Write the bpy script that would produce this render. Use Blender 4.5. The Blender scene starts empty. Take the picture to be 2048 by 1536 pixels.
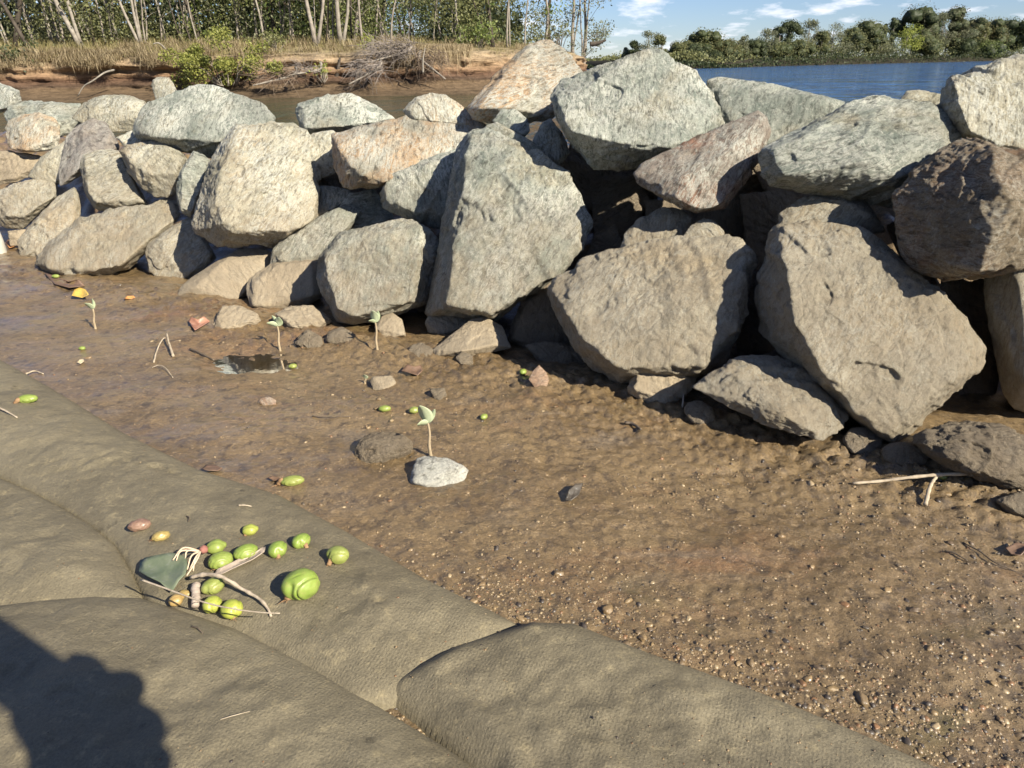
import bpy, bmesh, math, random
import numpy as np
from math import radians, sin, cos, pi
from mathutils import Vector, Matrix, Euler

S = bpy.context.scene
COL = S.collection
# ------------------------------------------------------------------ camera, world, sun, exposure
CAM_H, FPX, PITCH, ROLL = 0.70, 1479.0, radians(23.2), radians(-1.0)
cam = bpy.data.cameras.new('camera')
cam.sensor_width = 36.0
cam.lens = 36.0 * FPX / 2048.0
cam.clip_start = 0.02
cam.clip_end = 6000
cam_ob = bpy.data.objects.new('camera', cam)
CR = Matrix.Rotation(pi / 2 - PITCH, 3, 'X') @ Matrix.Rotation(ROLL, 3, 'Z')
cam_ob.matrix_world = Matrix.Translation((0, 0, CAM_H)) @ CR.to_4x4()
COL.objects.link(cam_ob)
S.camera = cam_ob

SUN = Vector((0.59, -0.59, 0.545)).normalized()
sl = bpy.data.lights.new('sun', 'SUN')
sl.energy = 5.0
sl.angle = radians(0.55)
sl.color = (1.0, 0.92, 0.77)
sun = bpy.data.objects.new('sun', sl)
sun.rotation_euler = SUN.to_track_quat('Z', 'Y').to_euler()
COL.objects.link(sun)

W = bpy.data.worlds.new('World')
S.world = W
W.use_nodes = True
wt = W.node_tree
wt.nodes.clear()
def wn(t, **kw):
    n = wt.nodes.new(t)
    for k, v in kw.items():
        setattr(n, k, v)
    return n
sky = wn('ShaderNodeTexSky', sky_type='NISHITA', sun_disc=False)
sky.sun_elevation = math.asin(SUN.z)
sky.sun_rotation = math.atan2(SUN.x, SUN.y)
sky.air_density = 1.0
sky.dust_density = 0.1
sky.ozone_density = 2.0
bg = wn('ShaderNodeBackground')
bg.inputs['Strength'].default_value = 0.051
out = wn('ShaderNodeOutputWorld')
tc = wn('ShaderNodeTexCoord')
sep = wn('ShaderNodeSeparateXYZ')
wt.links.new(tc.outputs['Generated'], sep.inputs[0])
addz = wn('ShaderNodeMath', operation='ADD'); addz.inputs[1].default_value = 0.22
wt.links.new(sep.outputs['Z'], addz.inputs[0])
mx = wn('ShaderNodeMath', operation='MAXIMUM'); mx.inputs[1].default_value = 0.03
wt.links.new(addz.outputs[0], mx.inputs[0])
dx = wn('ShaderNodeMath', operation='DIVIDE'); dy = wn('ShaderNodeMath', operation='DIVIDE')
wt.links.new(sep.outputs['X'], dx.inputs[0]); wt.links.new(mx.outputs[0], dx.inputs[1])
wt.links.new(sep.outputs['Y'], dy.inputs[0]); wt.links.new(mx.outputs[0], dy.inputs[1])
cmb = wn('ShaderNodeCombineXYZ')
wt.links.new(dx.outputs[0], cmb.inputs[0]); wt.links.new(dy.outputs[0], cmb.inputs[1])
cn = wn('ShaderNodeTexNoise'); cn.inputs['Scale'].default_value = 4.2; cn.inputs['Detail'].default_value = 7; cn.inputs['Roughness'].default_value = 0.56
wt.links.new(cmb.outputs[0], cn.inputs['Vector'])
cr = wn('ShaderNodeValToRGB')
cr.color_ramp.elements[0].position = 0.53; cr.color_ramp.elements[0].color = (0, 0, 0, 1)
cr.color_ramp.elements[1].position = 0.72; cr.color_ramp.elements[1].color = (0.85, 0.85, 0.85, 1)
wt.links.new(cn.outputs['Fac'], cr.inputs[0])
tint = wn('ShaderNodeMix', data_type='RGBA', blend_type='MULTIPLY'); tint.inputs['Factor'].default_value = 1.0
tint.inputs[7].default_value = (0.70, 0.81, 1.12, 1)
wt.links.new(sky.outputs[0], tint.inputs[6])
mixc = wn('ShaderNodeMix', data_type='RGBA')
wt.links.new(cr.outputs[0], mixc.inputs['Factor'])
wt.links.new(tint.outputs[2], mixc.inputs[6])
mixc.inputs[7].default_value = (12.0, 11.9, 12.6, 1)
wt.links.new(mixc.outputs[2], bg.inputs[0])
wt.links.new(bg.outputs[0], out.inputs[0])

S.view_settings.view_transform = 'Standard'
S.view_settings.look = 'None'
S.view_settings.gamma = 1.0
S.view_settings.use_curve_mapping = False
S.view_settings.exposure = 1.16
S.render.engine = 'CYCLES'
S.cycles.max_bounces = 6
S.cycles.transparent_max_bounces = 8
S.cycles.use_denoising = True

rng = np.random.default_rng(7)
random.seed(7)
CAMP = np.array([0.0, 0.0, CAM_H])
CRN = np.array(CR)

# ------------------------------------------------------------------ maths helpers
def rays(uv):
    uv = np.atleast_2d(np.asarray(uv, float))
    q = np.stack([(uv[:, 0] - 1024) / FPX, -(uv[:, 1] - 768) / FPX, -np.ones(len(uv))], 1)
    return q @ CRN.T                       # axial depth 1 per unit

def gp(u, v, z=0.0):                        # point of a sight line at height z
    r = rays([(u, v)])[0]
    return CAMP + r * ((z - CAM_H) / r[2])

def at_y(u, v, y):                          # point of a sight line at distance y
    r = rays([(u, v)])[0]
    return CAMP + r * (y / r[1])

_perm = np.random.default_rng(3).permutation(256)
_perm = np.concatenate([_perm, _perm, _perm[:2]])
_G = np.array([(1,1,0),(-1,1,0),(1,-1,0),(-1,-1,0),(1,0,1),(-1,0,1),(1,0,-1),(-1,0,-1),(0,1,1),(0,-1,1),(0,1,-1),(0,-1,-1),(1,1,0),(0,-1,1),(-1,1,0),(0,-1,-1)], float)
def pnoise(p):
    i = np.floor(p).astype(np.int64)
    f = p - i
    i &= 255
    w = f * f * f * (f * (f * 6 - 15) + 10)
    r = 0
    for a in (0, 1):
        pa = _perm[i[:, 0] + a]
        wa = w[:, 0] if a else 1 - w[:, 0]
        for b in (0, 1):
            pb = _perm[pa + i[:, 1] + b & 255]
            wb = wa * (w[:, 1] if b else 1 - w[:, 1])
            for c in (0, 1):
                g = _G[_perm[(pb + i[:, 2] + c) & 255] & 15]
                d = g[:, 0] * (f[:, 0] - a) + g[:, 1] * (f[:, 1] - b) + g[:, 2] * (f[:, 2] - c)
                r = r + d * wb * (w[:, 2] if c else 1 - w[:, 2])
    return r
def fbm(p, o=4, gain=0.5):
    r = 0; a = 1.0
    for k in range(o):
        r = r + a * pnoise(p * (2.03 ** k) + 17.3 * k)
        a *= gain
    return r
def ridged(p, o=3):
    r = 0; a = 1.0
    for k in range(o):
        r = r + a * (1 - 2.2 * np.abs(pnoise(p * (2.1 ** k) + 9.1 * k)))
        a *= 0.5
    return r
def smooth(a, b, x):
    t = np.clip((x - a) / (b - a), 0, 1)
    return t * t * (3 - 2 * t)

# ------------------------------------------------------------------ object helpers
def mesh_np(name, V, Fc, smooth_shade=True):
    me = bpy.data.meshes.new(name)
    V = np.asarray(V, np.float32)
    if isinstance(Fc, np.ndarray):
        n, k = Fc.shape
        me.vertices.add(len(V)); me.vertices.foreach_set('co', V.ravel())
        me.loops.add(n * k); me.loops.foreach_set('vertex_index', Fc.astype(np.int32).ravel())
        me.polygons.add(n)
        me.polygons.foreach_set('loop_start', np.arange(0, n * k, k, dtype=np.int32))
        me.polygons.foreach_set('loop_total', np.full(n, k, np.int32))
        me.update(calc_edges=True)
    else:
        me.from_pydata([tuple(map(float, v)) for v in V], [], [tuple(map(int, f)) for f in Fc])
    if smooth_shade:
        me.polygons.foreach_set('use_smooth', np.ones(len(me.polygons), bool))
    me.validate()
    return me
def obj(name, me, mat=None, parent=None, loc=(0, 0, 0)):
    o = bpy.data.objects.new(name, me)
    COL.objects.link(o)
    o.location = loc
    if mat is not None and len(me.materials) == 0:
        me.materials.append(mat)
    if parent is not None:
        o.parent = parent
    return o
def tag(o, label, cat, group=None):
    o['label'] = label; o['category'] = cat
    if group: o['group'] = group
    return o
def thing(name, label, cat, loc=(0, 0, 0), group=None):
    o = bpy.data.objects.new(name, None)
    o.empty_display_size = 0.05
    COL.objects.link(o); o.location = loc
    return tag(o, label, cat, group)
def kind(o, k):
    o['kind'] = k
    return o

class MB:                                   # collects pieces of one mesh
    def __init__(s): s.v = []; s.f = []; s.n = 0
    def add(s, V, Fc):
        s.v.append(np.asarray(V, float)); s.f.append(np.asarray(Fc, int) + s.n); s.n += len(V)
    def mesh(s, name, smooth_shade=True):
        ks = {f.shape[1] for f in s.f}
        if len(ks) == 1:
            return mesh_np(name, np.concatenate(s.v), np.concatenate(s.f), smooth_shade)
        fl = [tuple(r) for f in s.f for r in f]
        return mesh_np(name, np.concatenate(s.v), fl, smooth_shade)

def tube(P, R, n=6):
    P = np.asarray(P, float); R = np.broadcast_to(np.asarray(R, float), (len(P),))
    T = np.gradient(P, axis=0); T /= np.linalg.norm(T, axis=1)[:, None] + 1e-9
    up = np.array([0.13, 0.21, 0.97]) if abs(T[:, 2]).mean() < 0.8 else np.array([0.97, 0.2, 0.1])
    A = np.cross(T, up); A /= np.linalg.norm(A, axis=1)[:, None] + 1e-9
    B = np.cross(T, A)
    th = np.linspace(0, 2 * pi, n, endpoint=False)
    V = (P[:, None] + R[:, None, None] * (np.cos(th)[None, :, None] * A[:, None] + np.sin(th)[None, :, None] * B[:, None])).reshape(-1, 3)
    V = np.concatenate([V, P[:1], P[-1:]])
    F = []
    m = len(P)
    for i in range(m - 1):
        for j in range(n):
            a = i * n + j; b = i * n + (j + 1) % n
            F.append((a, b, b + n, a + n))
    for j in range(n):
        F.append((m * n, (j + 1) % n, j, j)); F.append((m * n + 1, (m - 1) * n + j, (m - 1) * n + (j + 1) % n, (m - 1) * n + (j + 1) % n))
    F = np.array(F)
    F3 = np.concatenate([F[:, [0, 1, 2]], F[:-2 * n][:, [0, 2, 3]]])
    return V, F3
def spline(pts, n):
    pts = np.asarray(pts, float)
    if len(pts) < 3:
        t = np.linspace(0, 1, n)[:, None]
        return pts[0] * (1 - t) + pts[-1] * t
    d = np.concatenate([[0], np.cumsum(np.linalg.norm(np.diff(pts, axis=0), axis=1))])
    q = np.concatenate([[2 * pts[0] - pts[1]], pts, [2 * pts[-1] - pts[-2]]])
    o = []
    for s in np.linspace(0, d[-1] - 1e-9, n):
        i = min(np.searchsorted(d, s, 'right') - 1, len(pts) - 2)
        t = (s - d[i]) / (d[i + 1] - d[i])
        a, b, c, e = q[i:i + 4]
        o.append(0.5 * ((2 * b) + (c - a) * t + (2 * a - 5 * b + 4 * c - e) * t * t + (-a + 3 * b - 3 * c + e) * t ** 3))
    return np.array(o)
def leaf_quads(C, size, aspect=0.5, flat=0.0, bend=True):
    """two-triangle folded leaves at centres C with random directions"""
    n = len(C)
    d = rng.normal(size=(n, 3)); d[:, 2] -= flat; d /= np.linalg.norm(d, axis=1)[:, None]
    e = rng.normal(size=(n, 3)); e -= (e * d).sum(1)[:, None] * d; e /= np.linalg.norm(e, axis=1)[:, None]
    sz = size * rng.uniform(0.6, 1.4, n)[:, None]
    V = np.stack([C - d * sz * .5, C + e * sz * .5 * aspect, C + d * sz * .5, C - e * sz * .5 * aspect], 1).reshape(-1, 3)
    F = np.arange(4 * n).reshape(n, 4)
    return V, F

_ico = {}
def ico(sub):
    if sub not in _ico:
        bm = bmesh.new(); bmesh.ops.create_icosphere(bm, subdivisions=sub, radius=1.0)
        V = np.array([v.co[:] for v in bm.verts]); F = np.array([[v.index for v in f.verts] for f in bm.faces]); bm.free()
        V /= np.linalg.norm(V, axis=1)[:, None]
        _ico[sub] = (V, F)
    return _ico[sub]

# ------------------------------------------------------------------ materials
class NT:
    def __init__(s, name):
        s.m = bpy.data.materials.new(name); s.m.use_nodes = True
        s.t = s.m.node_tree; s.t.nodes.clear()
        s.out = s.n('ShaderNodeOutputMaterial'); s.b = s.n('ShaderNodeBsdfPrincipled')
        s.l(s.b.outputs[0], s.out.inputs[0])
    def n(s, t, **kw):
        x = s.t.nodes.new(t)
        for k, v in kw.items(): setattr(x, k, v)
        return x
    def l(s, a, b): s.t.links.new(a, b)
    def val(s, x, v):
        if isinstance(v, bpy.types.NodeSocket): s.l(v, x)
        else: x.default_value = v
    def noise(s, vec, scale, detail=4, rough=0.5, dist=0.0):
        x = s.n('ShaderNodeTexNoise'); x.inputs['Scale'].default_value = scale; x.inputs['Detail'].default_value = detail
        x.inputs['Roughness'].default_value = rough; x.inputs['Distortion'].default_value = dist
        if vec is not None: s.l(vec, x.inputs['Vector'])
        return x.outputs['Fac']
    def ramp(s, f, *stops):
        x = s.n('ShaderNodeValToRGB'); e = x.color_ramp.elements
        while len(e) < len(stops): e.new(0.5)
        for k, (p, c) in enumerate(stops):
            e[k].position = p; e[k].color = (c, c, c, 1) if isinstance(c, (int, float)) else (*c, 1)
        s.l(f, x.inputs[0]); return x.outputs[0]
    def mix(s, f, a, b, mode='MIX'):
        x = s.n('ShaderNodeMix', data_type='RGBA', blend_type=mode)
        s.val(x.inputs['Factor'], f)
        for i, c in ((6, a), (7, b)):
            s.val(x.inputs[i], (*c, 1) if isinstance(c, tuple) else c)
        return x.outputs[2]
    def math(s, op, a, b=0.0, c=None):
        x = s.n('ShaderNodeMath', operation=op); s.val(x.inputs[0], a); s.val(x.inputs[1], b)
        if c is not None: s.val(x.inputs[2], c)
        return x.outputs[0]
    def mrange(s, v, a, b, c=0.0, d=1.0):
        x = s.n('ShaderNodeMapRange'); s.l(v, x.inputs[0])
        for i, k in enumerate((a, b, c, d)): x.inputs[i + 1].default_value = k
        return x.outputs[0]
    def bump(s, h, strength, dist, prev=None):
        x = s.n('ShaderNodeBump'); x.inputs['Strength'].default_value = strength; x.inputs['Distance'].default_value = dist
        s.l(h, x.inputs['Height'])
        if prev is not None: s.l(prev, x.inputs['Normal'])
        return x.outputs[0]
    def mapping(s, vec, scale=(1, 1, 1), rot=(0, 0, 0)):
        x = s.n('ShaderNodeMapping'); x.inputs['Scale'].default_value = scale; x.inputs['Rotation'].default_value = rot
        s.l(vec, x.inputs['Vector']); return x.outputs[0]

def rock_mat(name, c1, c2, vein=0.5, patch=None, pamt=0.3, silt=0.6, siltcol=(0.27, 0.215, 0.145), bumpy=1.0, zt=0.34):
    k = NT(name)
    tcn = k.n('ShaderNodeTexCoord'); oi = k.n('ShaderNodeObjectInfo')
    geo = k.n('ShaderNodeNewGeometry')
    off = k.n('ShaderNodeVectorMath', operation='SCALE'); off.inputs[0].default_value = (31, 57, 43); k.l(oi.outputs['Random'], off.inputs['Scale'])
    ad = k.n('ShaderNodeVectorMath', operation='ADD'); k.l(tcn.outputs['Object'], ad.inputs[0]); k.l(off.outputs[0], ad.inputs[1])
    rot = k.n('ShaderNodeVectorRotate', rotation_type='EULER_XYZ'); k.l(ad.outputs[0], rot.inputs['Vector'])
    rs = k.n('ShaderNodeVectorMath', operation='SCALE'); rs.inputs[0].default_value = (5, 9, 3); k.l(oi.outputs['Random'], rs.inputs['Scale'])
    k.l(rs.outputs[0], rot.inputs['Rotation'])
    v = rot.outputs[0]
    va = k.mapping(v, (1, 1, 3.2))
    base = k.mix(k.ramp(k.noise(va, 7, 8, 0.62, 0.6), (0.36, 0.0), (0.66, 1.0)), c1, c2)
    if patch:
        pm = k.math('MULTIPLY', k.ramp(k.noise(v, 5.5, 6, 0.6, 0.4), (0.50 - 0.12 * pamt, 0.0), (0.66 - 0.12 * pamt, 1.0)), min(1.0, 0.35 + pamt))
        base = k.mix(pm, base, patch)
    vm = k.math('MULTIPLY', k.ramp(k.noise(va, 17, 7, 0.66, 1.6), (0.44, 0.0), (0.49, 1.0), (0.53, 1.0), (0.60, 0.0)), k.ramp(k.noise(v, 6, 4), (0.38, 0.0), (0.62, 1.0)))
    base = k.mix(k.math('MULTIPLY', vm, vein), base, (0.58, 0.575, 0.495))
    vm2 = k.ramp(k.noise(v, 55, 6, 0.7, 1.0), (0.53, 0.0), (0.64, 1.0))
    base = k.mix(k.math('MULTIPLY', vm2, 0.85 * vein), base, (0.52, 0.52, 0.445))
    dk = k.ramp(k.noise(va, 34, 8, 0.72, 0.5), (0.34, 0.22), (0.50, 1.0))
    base = k.mix(0.9, base, dk, 'MULTIPLY')
    base = k.mix(1.0, base, k.ramp(k.noise(v, 3.2, 4, 0.55), (0.32, 0.72), (0.68, 1.18)), 'MULTIPLY')
    sp = k.ramp(k.noise(v, 240, 4, 0.7), (0.30, 0.62), (0.62, 1.12))
    base = k.mix(0.7, base, sp, 'MULTIPLY')
    sepz = k.n('ShaderNodeSeparateXYZ'); k.l(geo.outputs['Position'], sepz.inputs[0])
    zz = k.math('ADD', sepz.outputs['Z'], k.math('MULTIPLY', k.noise(v, 5, 5), -0.28))
    sm = k.mrange(zz, zt, -0.08, 0.0, 1.0)
    sm = k.math('MULTIPLY', sm, k.math('MULTIPLY', k.ramp(k.noise(v, 22, 7, 0.7), (0.30, 0.35), (0.62, 1.0)), silt))
    scol = k.mix(k.noise(v, 30, 6, 0.7), tuple(x * 0.72 for x in siltcol), tuple(min(1, x * 1.3) for x in siltcol))
    base = k.mix(sm, base, scol)
    k.l(base, k.b.inputs['Base Color'])
    k.b.inputs['Roughness'].default_value = 0.86
    k.b.inputs['Specular IOR Level'].default_value = 0.25
    b1 = k.bump(k.noise(va, 26, 10, 0.68, 0.5), 0.60 * bumpy, 0.014)
    b2 = k.bump(k.noise(v, 80, 10, 0.80), 1.0 * bumpy, 0.010, b1)
    vo = k.n('ShaderNodeTexVoronoi', feature='DISTANCE_TO_EDGE'); vo.inputs['Scale'].default_value = 6
    k.l(k.mapping(v, (1, 1, 2.6)), vo.inputs['Vector'])
    b3 = k.bump(k.ramp(vo.outputs['Distance'], (0.0, 0.0), (0.035, 1.0)), 0.22 * bumpy, 0.01, b2)
    k.l(b3, k.b.inputs['Normal'])
    return k.m

RM = {
 'g': rock_mat('grey_green_rock', (0.185, 0.212, 0.178), (0.365, 0.38, 0.32), 0.85, (0.42, 0.31, 0.17), 0.02, 0.75),
 'p': rock_mat('pale_rock', (0.285, 0.27, 0.20), (0.47, 0.43, 0.32), 0.8, (0.44, 0.33, 0.20), 0.12, 0.8),
 'o': rock_mat('orange_rock', (0.29, 0.275, 0.21), (0.46, 0.42, 0.33), 0.8, (0.47, 0.32, 0.185), 0.62, 0.4),
 'r': rock_mat('red_rock', (0.24, 0.195, 0.155), (0.36, 0.31, 0.25), 0.8, (0.31, 0.175, 0.115), 0.7, 0.2),
 'd': rock_mat('dark_red_rock', (0.165, 0.13, 0.085), (0.26, 0.21, 0.14), 0.35, (0.20, 0.12, 0.07), 0.35, 0.3),
 'v': rock_mat('purple_rock', (0.22, 0.20, 0.185), (0.36, 0.33, 0.29), 0.5, (0.36, 0.29, 0.21), 0.2, 0.4),
 'm': rock_mat('silty_rock', (0.29, 0.26, 0.195), (0.46, 0.41, 0.305), 0.5, (0.36, 0.28, 0.17), 0.3, 0.8, (0.33, 0.275, 0.195), 1.15, 0.55),
 'n': rock_mat('mud_coated_rock', (0.27, 0.22, 0.155), (0.40, 0.33, 0.235), 0.15, (0.2, 0.15, 0.1), 0.3, 0.8, (0.30, 0.24, 0.165), 1.6, 0.6),
 's': rock_mat('silt_smooth_rock', (0.29, 0.24, 0.17), (0.37, 0.31, 0.22), 0.12, (0.30, 0.24, 0.16), 0.3, 0.85, (0.29, 0.235, 0.16), 0.7, 0.8),
 'w': rock_mat('white_rock', (0.52, 0.50, 0.43), (0.70, 0.68, 0.60), 0.5, (0.40, 0.38, 0.31), 0.15, 0.0, (0.3, 0.24, 0.16), 0.8),
 'k': rock_mat('pink_rock', (0.36, 0.23, 0.15), (0.48, 0.33, 0.23), 0.4, (0.45, 0.25, 0.14), 0.4, 0.15),
}

def simple_mat(name, c1, c2, scale=30, rough=0.6, spec=0.4, bump=0.3, bd=0.003, coat=0.0, island=False):
    k = NT(name)
    tcn = k.n('ShaderNodeTexCoord')
    f = k.noise(tcn.outputs['Object'], scale, 6, 0.65)
    if island:
        g = k.n('ShaderNodeNewGeometry'); f = g.outputs['Random Per Island']
        col = k.mix(f, c1, c2)
    else:
        col = k.mix(k.ramp(f, (0.32, 0.0), (0.68, 1.0)), c1, c2)
    k.l(col, k.b.inputs['Base Color'])
    k.b.inputs['Roughness'].default_value = rough
    k.b.inputs['Specular IOR Level'].default_value = spec
    if coat:
        k.b.inputs['Coat Weight'].default_value = coat; k.b.inputs['Coat Roughness'].default_value = 0.2
    if bump:
        k.l(k.bump(k.noise(tcn.outputs['Object'], scale * 3, 6, 0.7), bump, bd), k.b.inputs['Normal'])
    return k.m

def leaf_mat(name, cols, trans=0.35, rough=0.55):
    k = NT(name)
    g = k.n('ShaderNodeNewGeometry')
    stops = [(i / max(1, len(cols) - 1), c) for i, c in enumerate(cols)]
    tcn = k.n('ShaderNodeTexCoord')
    f = k.math('ADD', k.math('MULTIPLY', g.outputs['Random Per Island'], 0.6), k.math('MULTIPLY', k.noise(tcn.outputs['Object'], 0.9, 3), 0.4))
    col = k.ramp(f, *stops)
    k.l(col, k.b.inputs['Base Color'])
    k.b.inputs['Roughness'].default_value = rough; k.b.inputs['Specular IOR Level'].default_value = 0.3
    tr = k.n('ShaderNodeBsdfTranslucent'); k.l(col, tr.inputs[0])
    ms = k.n('ShaderNodeMixShader'); ms.inputs[0].default_value = trans
    k.l(k.b.outputs[0], ms.inputs[1]); k.l(tr.outputs[0], ms.inputs[2]); k.l(ms.outputs[0], k.out.inputs[0])
    return k.m

# ------------------------------------------------------------------ the wall's face (a leaning plane the boulders sit on)
WD = np.array([0.845, -0.534, 0.0]); WN = np.array([-0.534, -0.845, 0.0])    # along the wall, out of it
WB = np.array([-0.75, 2.10, 0.0])
SL = radians(56)
WP = WN * sin(SL) + np.array([0, 0, cos(SL)])
def wall_depth(uv):
    r = rays(uv)
    return ((WB - CAMP) @ WP) / (r @ WP)
def behind(x, y):                            # metres behind the foot of the wall
    return -((x - WB[0]) * WN[0] + (y - WB[1]) * WN[1])

# ------------------------------------------------------------------ bags (height fields) and mud height
def poly_ground(px, z=0.012):
    return np.array([gp(u, v, z)[:2] for u, v in px])
def sdf(poly, X, Y):                         # positive inside
    P = np.stack([X.ravel(), Y.ravel()], 1)
    d = np.full(len(P), 1e9); ins = np.zeros(len(P), bool)
    for i in range(len(poly)):
        a = poly[i]; b = poly[(i + 1) % len(poly)]
        e = b - a; w = P - a
        t = np.clip((w @ e) / (e @ e), 0, 1)
        d = np.minimum(d, ((w - t[:, None] * e) ** 2).sum(1))
        c = (a[1] > P[:, 1]) != (b[1] > P[:, 1])
        with np.errstate(divide='ignore', invalid='ignore'):
            ins ^= c & (P[:, 0] < (b[0] - a[0]) * (P[:, 1] - a[1]) / (b[1] - a[1]) + a[0])
    return (np.where(ins, 1, -1) * np.sqrt(d)).reshape(X.shape)
BAGS = [
 ('A', 0.042, 0.18, [(-420, 560), (-200, 625), (0, 715), (100, 770), (250, 862), (400, 935), (560, 985), (700, 1060), (850, 1150), (1000, 1222), (1045, 1245), (985, 1290), (900, 1330), (800, 1400), (700, 1420), (600, 1350), (480, 1280), (360, 1240), (290, 1205), (262, 1150), (220, 1085), (110, 1010), (0, 955), (-300, 830), (-600, 720)]),
 ('B', 0.040, 0.18, [(-300, 825), (0, 950), (60, 975), (120, 1005), (190, 1045), (235, 1085), (268, 1140), (285, 1180), (270, 1215), (100, 1225), (0, 1235), (-300, 1230)]),
 ('C', 0.050, 0.20, [(-400, 1215), (-100, 1213), (0, 1208), (100, 1196), (200, 1188), (290, 1192), (370, 1216), (480, 1253), (620, 1322), (750, 1400), (900, 1490), (1000, 1560), (1150, 1800), (900, 2300), (200, 2600), (-700, 1900)]),
 ('D', 0.035, 0.10, [(768, 1384), (785, 1355), (830, 1325), (900, 1290), (985, 1262), (1060, 1240), (1150, 1242), (1300, 1300), (1500, 1370), (1700, 1450), (1880, 1530), (2000, 1590), (2300, 1750), (2000, 2400), (1200, 2600), (1000, 1900), (960, 1560), (840, 1440)]),
]
BP = {n: (h, r, poly_ground(px)) for n, h, r, px in BAGS}
def bag_z(n, X, Y):
    h, r, poly = BP[n]
    d = sdf(poly, X, Y)
    t = np.clip(d / r, 0, 1)
    z = h * np.sqrt(np.clip(1 - (1 - t) ** 2.2, 0, 1))
    P = np.stack([X.ravel(), Y.ravel(), np.full(X.size, {'A': 1.5, 'B': 4.2, 'C': 7.7, 'D': 9.9}[n])], 1)
    nz = (0.010 * fbm(P * np.array([3.2, 3.2, 1]), 2) + 0.005 * fbm(P * np.array([14, 14, 1]), 3) + 0.0022 * fbm(P * np.array([50, 50, 1]), 3)).reshape(X.shape)
    # sagging creases across the cloth
    cr_ = ridged(P * np.array([2.0, 4.5, 1]) + 0.5 * np.stack([nz.ravel()] * 3, 1) * 40, 1).reshape(X.shape)
    nz -= 0.004 * smooth(0.70, 1.0, cr_)
    if n == 'D':
        nz += 0.014 * smooth(0.035, 0.008, np.abs(d - 0.022)) * smooth(0.12, -0.02, X) * (0.7 + 0.5 * np.sin(X * 40 + Y * 25))
    if n == 'D':
        c_ = gp(1200, 1365, .05); m_ = np.exp(-(((X - c_[0]) / .10) ** 2 + ((Y - c_[1]) / .05) ** 2))
        nz += m_ * (0.006 * fbm(P * np.array([26, 26, 1]) + 3, 4, .6)).reshape(X.shape)
    if n == 'A':
        for (ua, va, ub, vb) in ((600, 1245, 690, 1300), (830, 1330, 890, 1282), (250, 905, 420, 960), (700, 1130, 800, 1240)):
            a_ = gp(ua, va, .04)[:2]; b_ = gp(ub, vb, .04)[:2]; e_ = b_ - a_; t_ = np.clip(((X - a_[0]) * e_[0] + (Y - a_[1]) * e_[1]) / (e_ @ e_), 0, 1)
            dd_ = np.hypot(X - a_[0] - e_[0] * t_, Y - a_[1] - e_[1] * t_) + nz * 2.0
            nz += 0.006 * np.exp(-(dd_ / .014) ** 2) * np.sin(t_ * pi)
    z = z + nz * smooth(0.0, 0.07, d) * 0.9
    z = np.where(d < 0, np.maximum(-0.10, d * 3.0), z)
    return z, d

POOLS = [(gp(560, 722), 0.16, 0.07, 0.020), (gp(470, 735), 0.10, 0.05, 0.008), (gp(640, 700), 0.12, 0.05, 0.006)]
def mud_z(X, Y):
    P = np.stack([X.ravel(), Y.ravel(), np.zeros(X.size)], 1)
    s = behind(X, Y)
    lo = fbm(P * np.array([1.7, 1.7, 1]), 3).reshape(X.shape)
    md = fbm(P * np.array([9, 9, 1]) + 5, 3).reshape(X.shape)
    lumps = np.clip(ridged(P * np.array([17, 17, 1]) + 11, 2).reshape(X.shape) - 0.1, 0, 2)
    fi = fbm(P * np.array([55, 55, 1]) + 3, 3).reshape(X.shape)
    tex = 0.25 + 0.75 * smooth(-2.2, 0.6, X + 0.4 * lo)          # rougher to the right, slick and flat to the left
    z = 0.010 * lo + md * (0.003 + 0.0022 * tex) - lumps * 0.0014 * tex + fi * (0.0006 + 0.0028 * tex)
    near = np.exp(-((s - 0.02) / 0.16) ** 2)
    z += near * (0.020 + 0.007 * md + 0.009 * fi)
    z += 0.30 * smooth(0.55, 1.1, s) + 0.05 * smooth(0.4, 0.9, s) * md
    z -= 0.85 * smooth(1.5, 2.7, s)
    for c, a, b, d in POOLS:
        dx_ = (X - c[0]) * WD[0] + (Y - c[1]) * WD[1]; dy_ = (X - c[0]) * WN[0] + (Y - c[1]) * WN[1]
        z -= d * np.exp(-(dx_ / a) ** 2 - (dy_ / b) ** 2)
    return z
def surf_z(x, y):
    X = np.array([[x]]); Y = np.array([[y]])
    z = mud_z(X, Y)[0, 0]
    for n in BP:
        z = max(z, bag_z(n, X, Y)[0][0, 0])
    return z
def sp(u, v, lift=0.0):                       # where a sight line meets mud or bag
    z = 0.03
    for _ in range(7):
        p = gp(u, v, z)
        z = 0.5 * z + 0.5 * (surf_z(p[0], p[1]))
    p = gp(u, v, z)
    return np.array([p[0], p[1], surf_z(p[0], p[1]) + lift])
def mpp(p):                                   # metres per photo pixel at p
    return ((p - CAMP) @ (CRN @ np.array([0, 0, -1.0]))) / FPX

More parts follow.
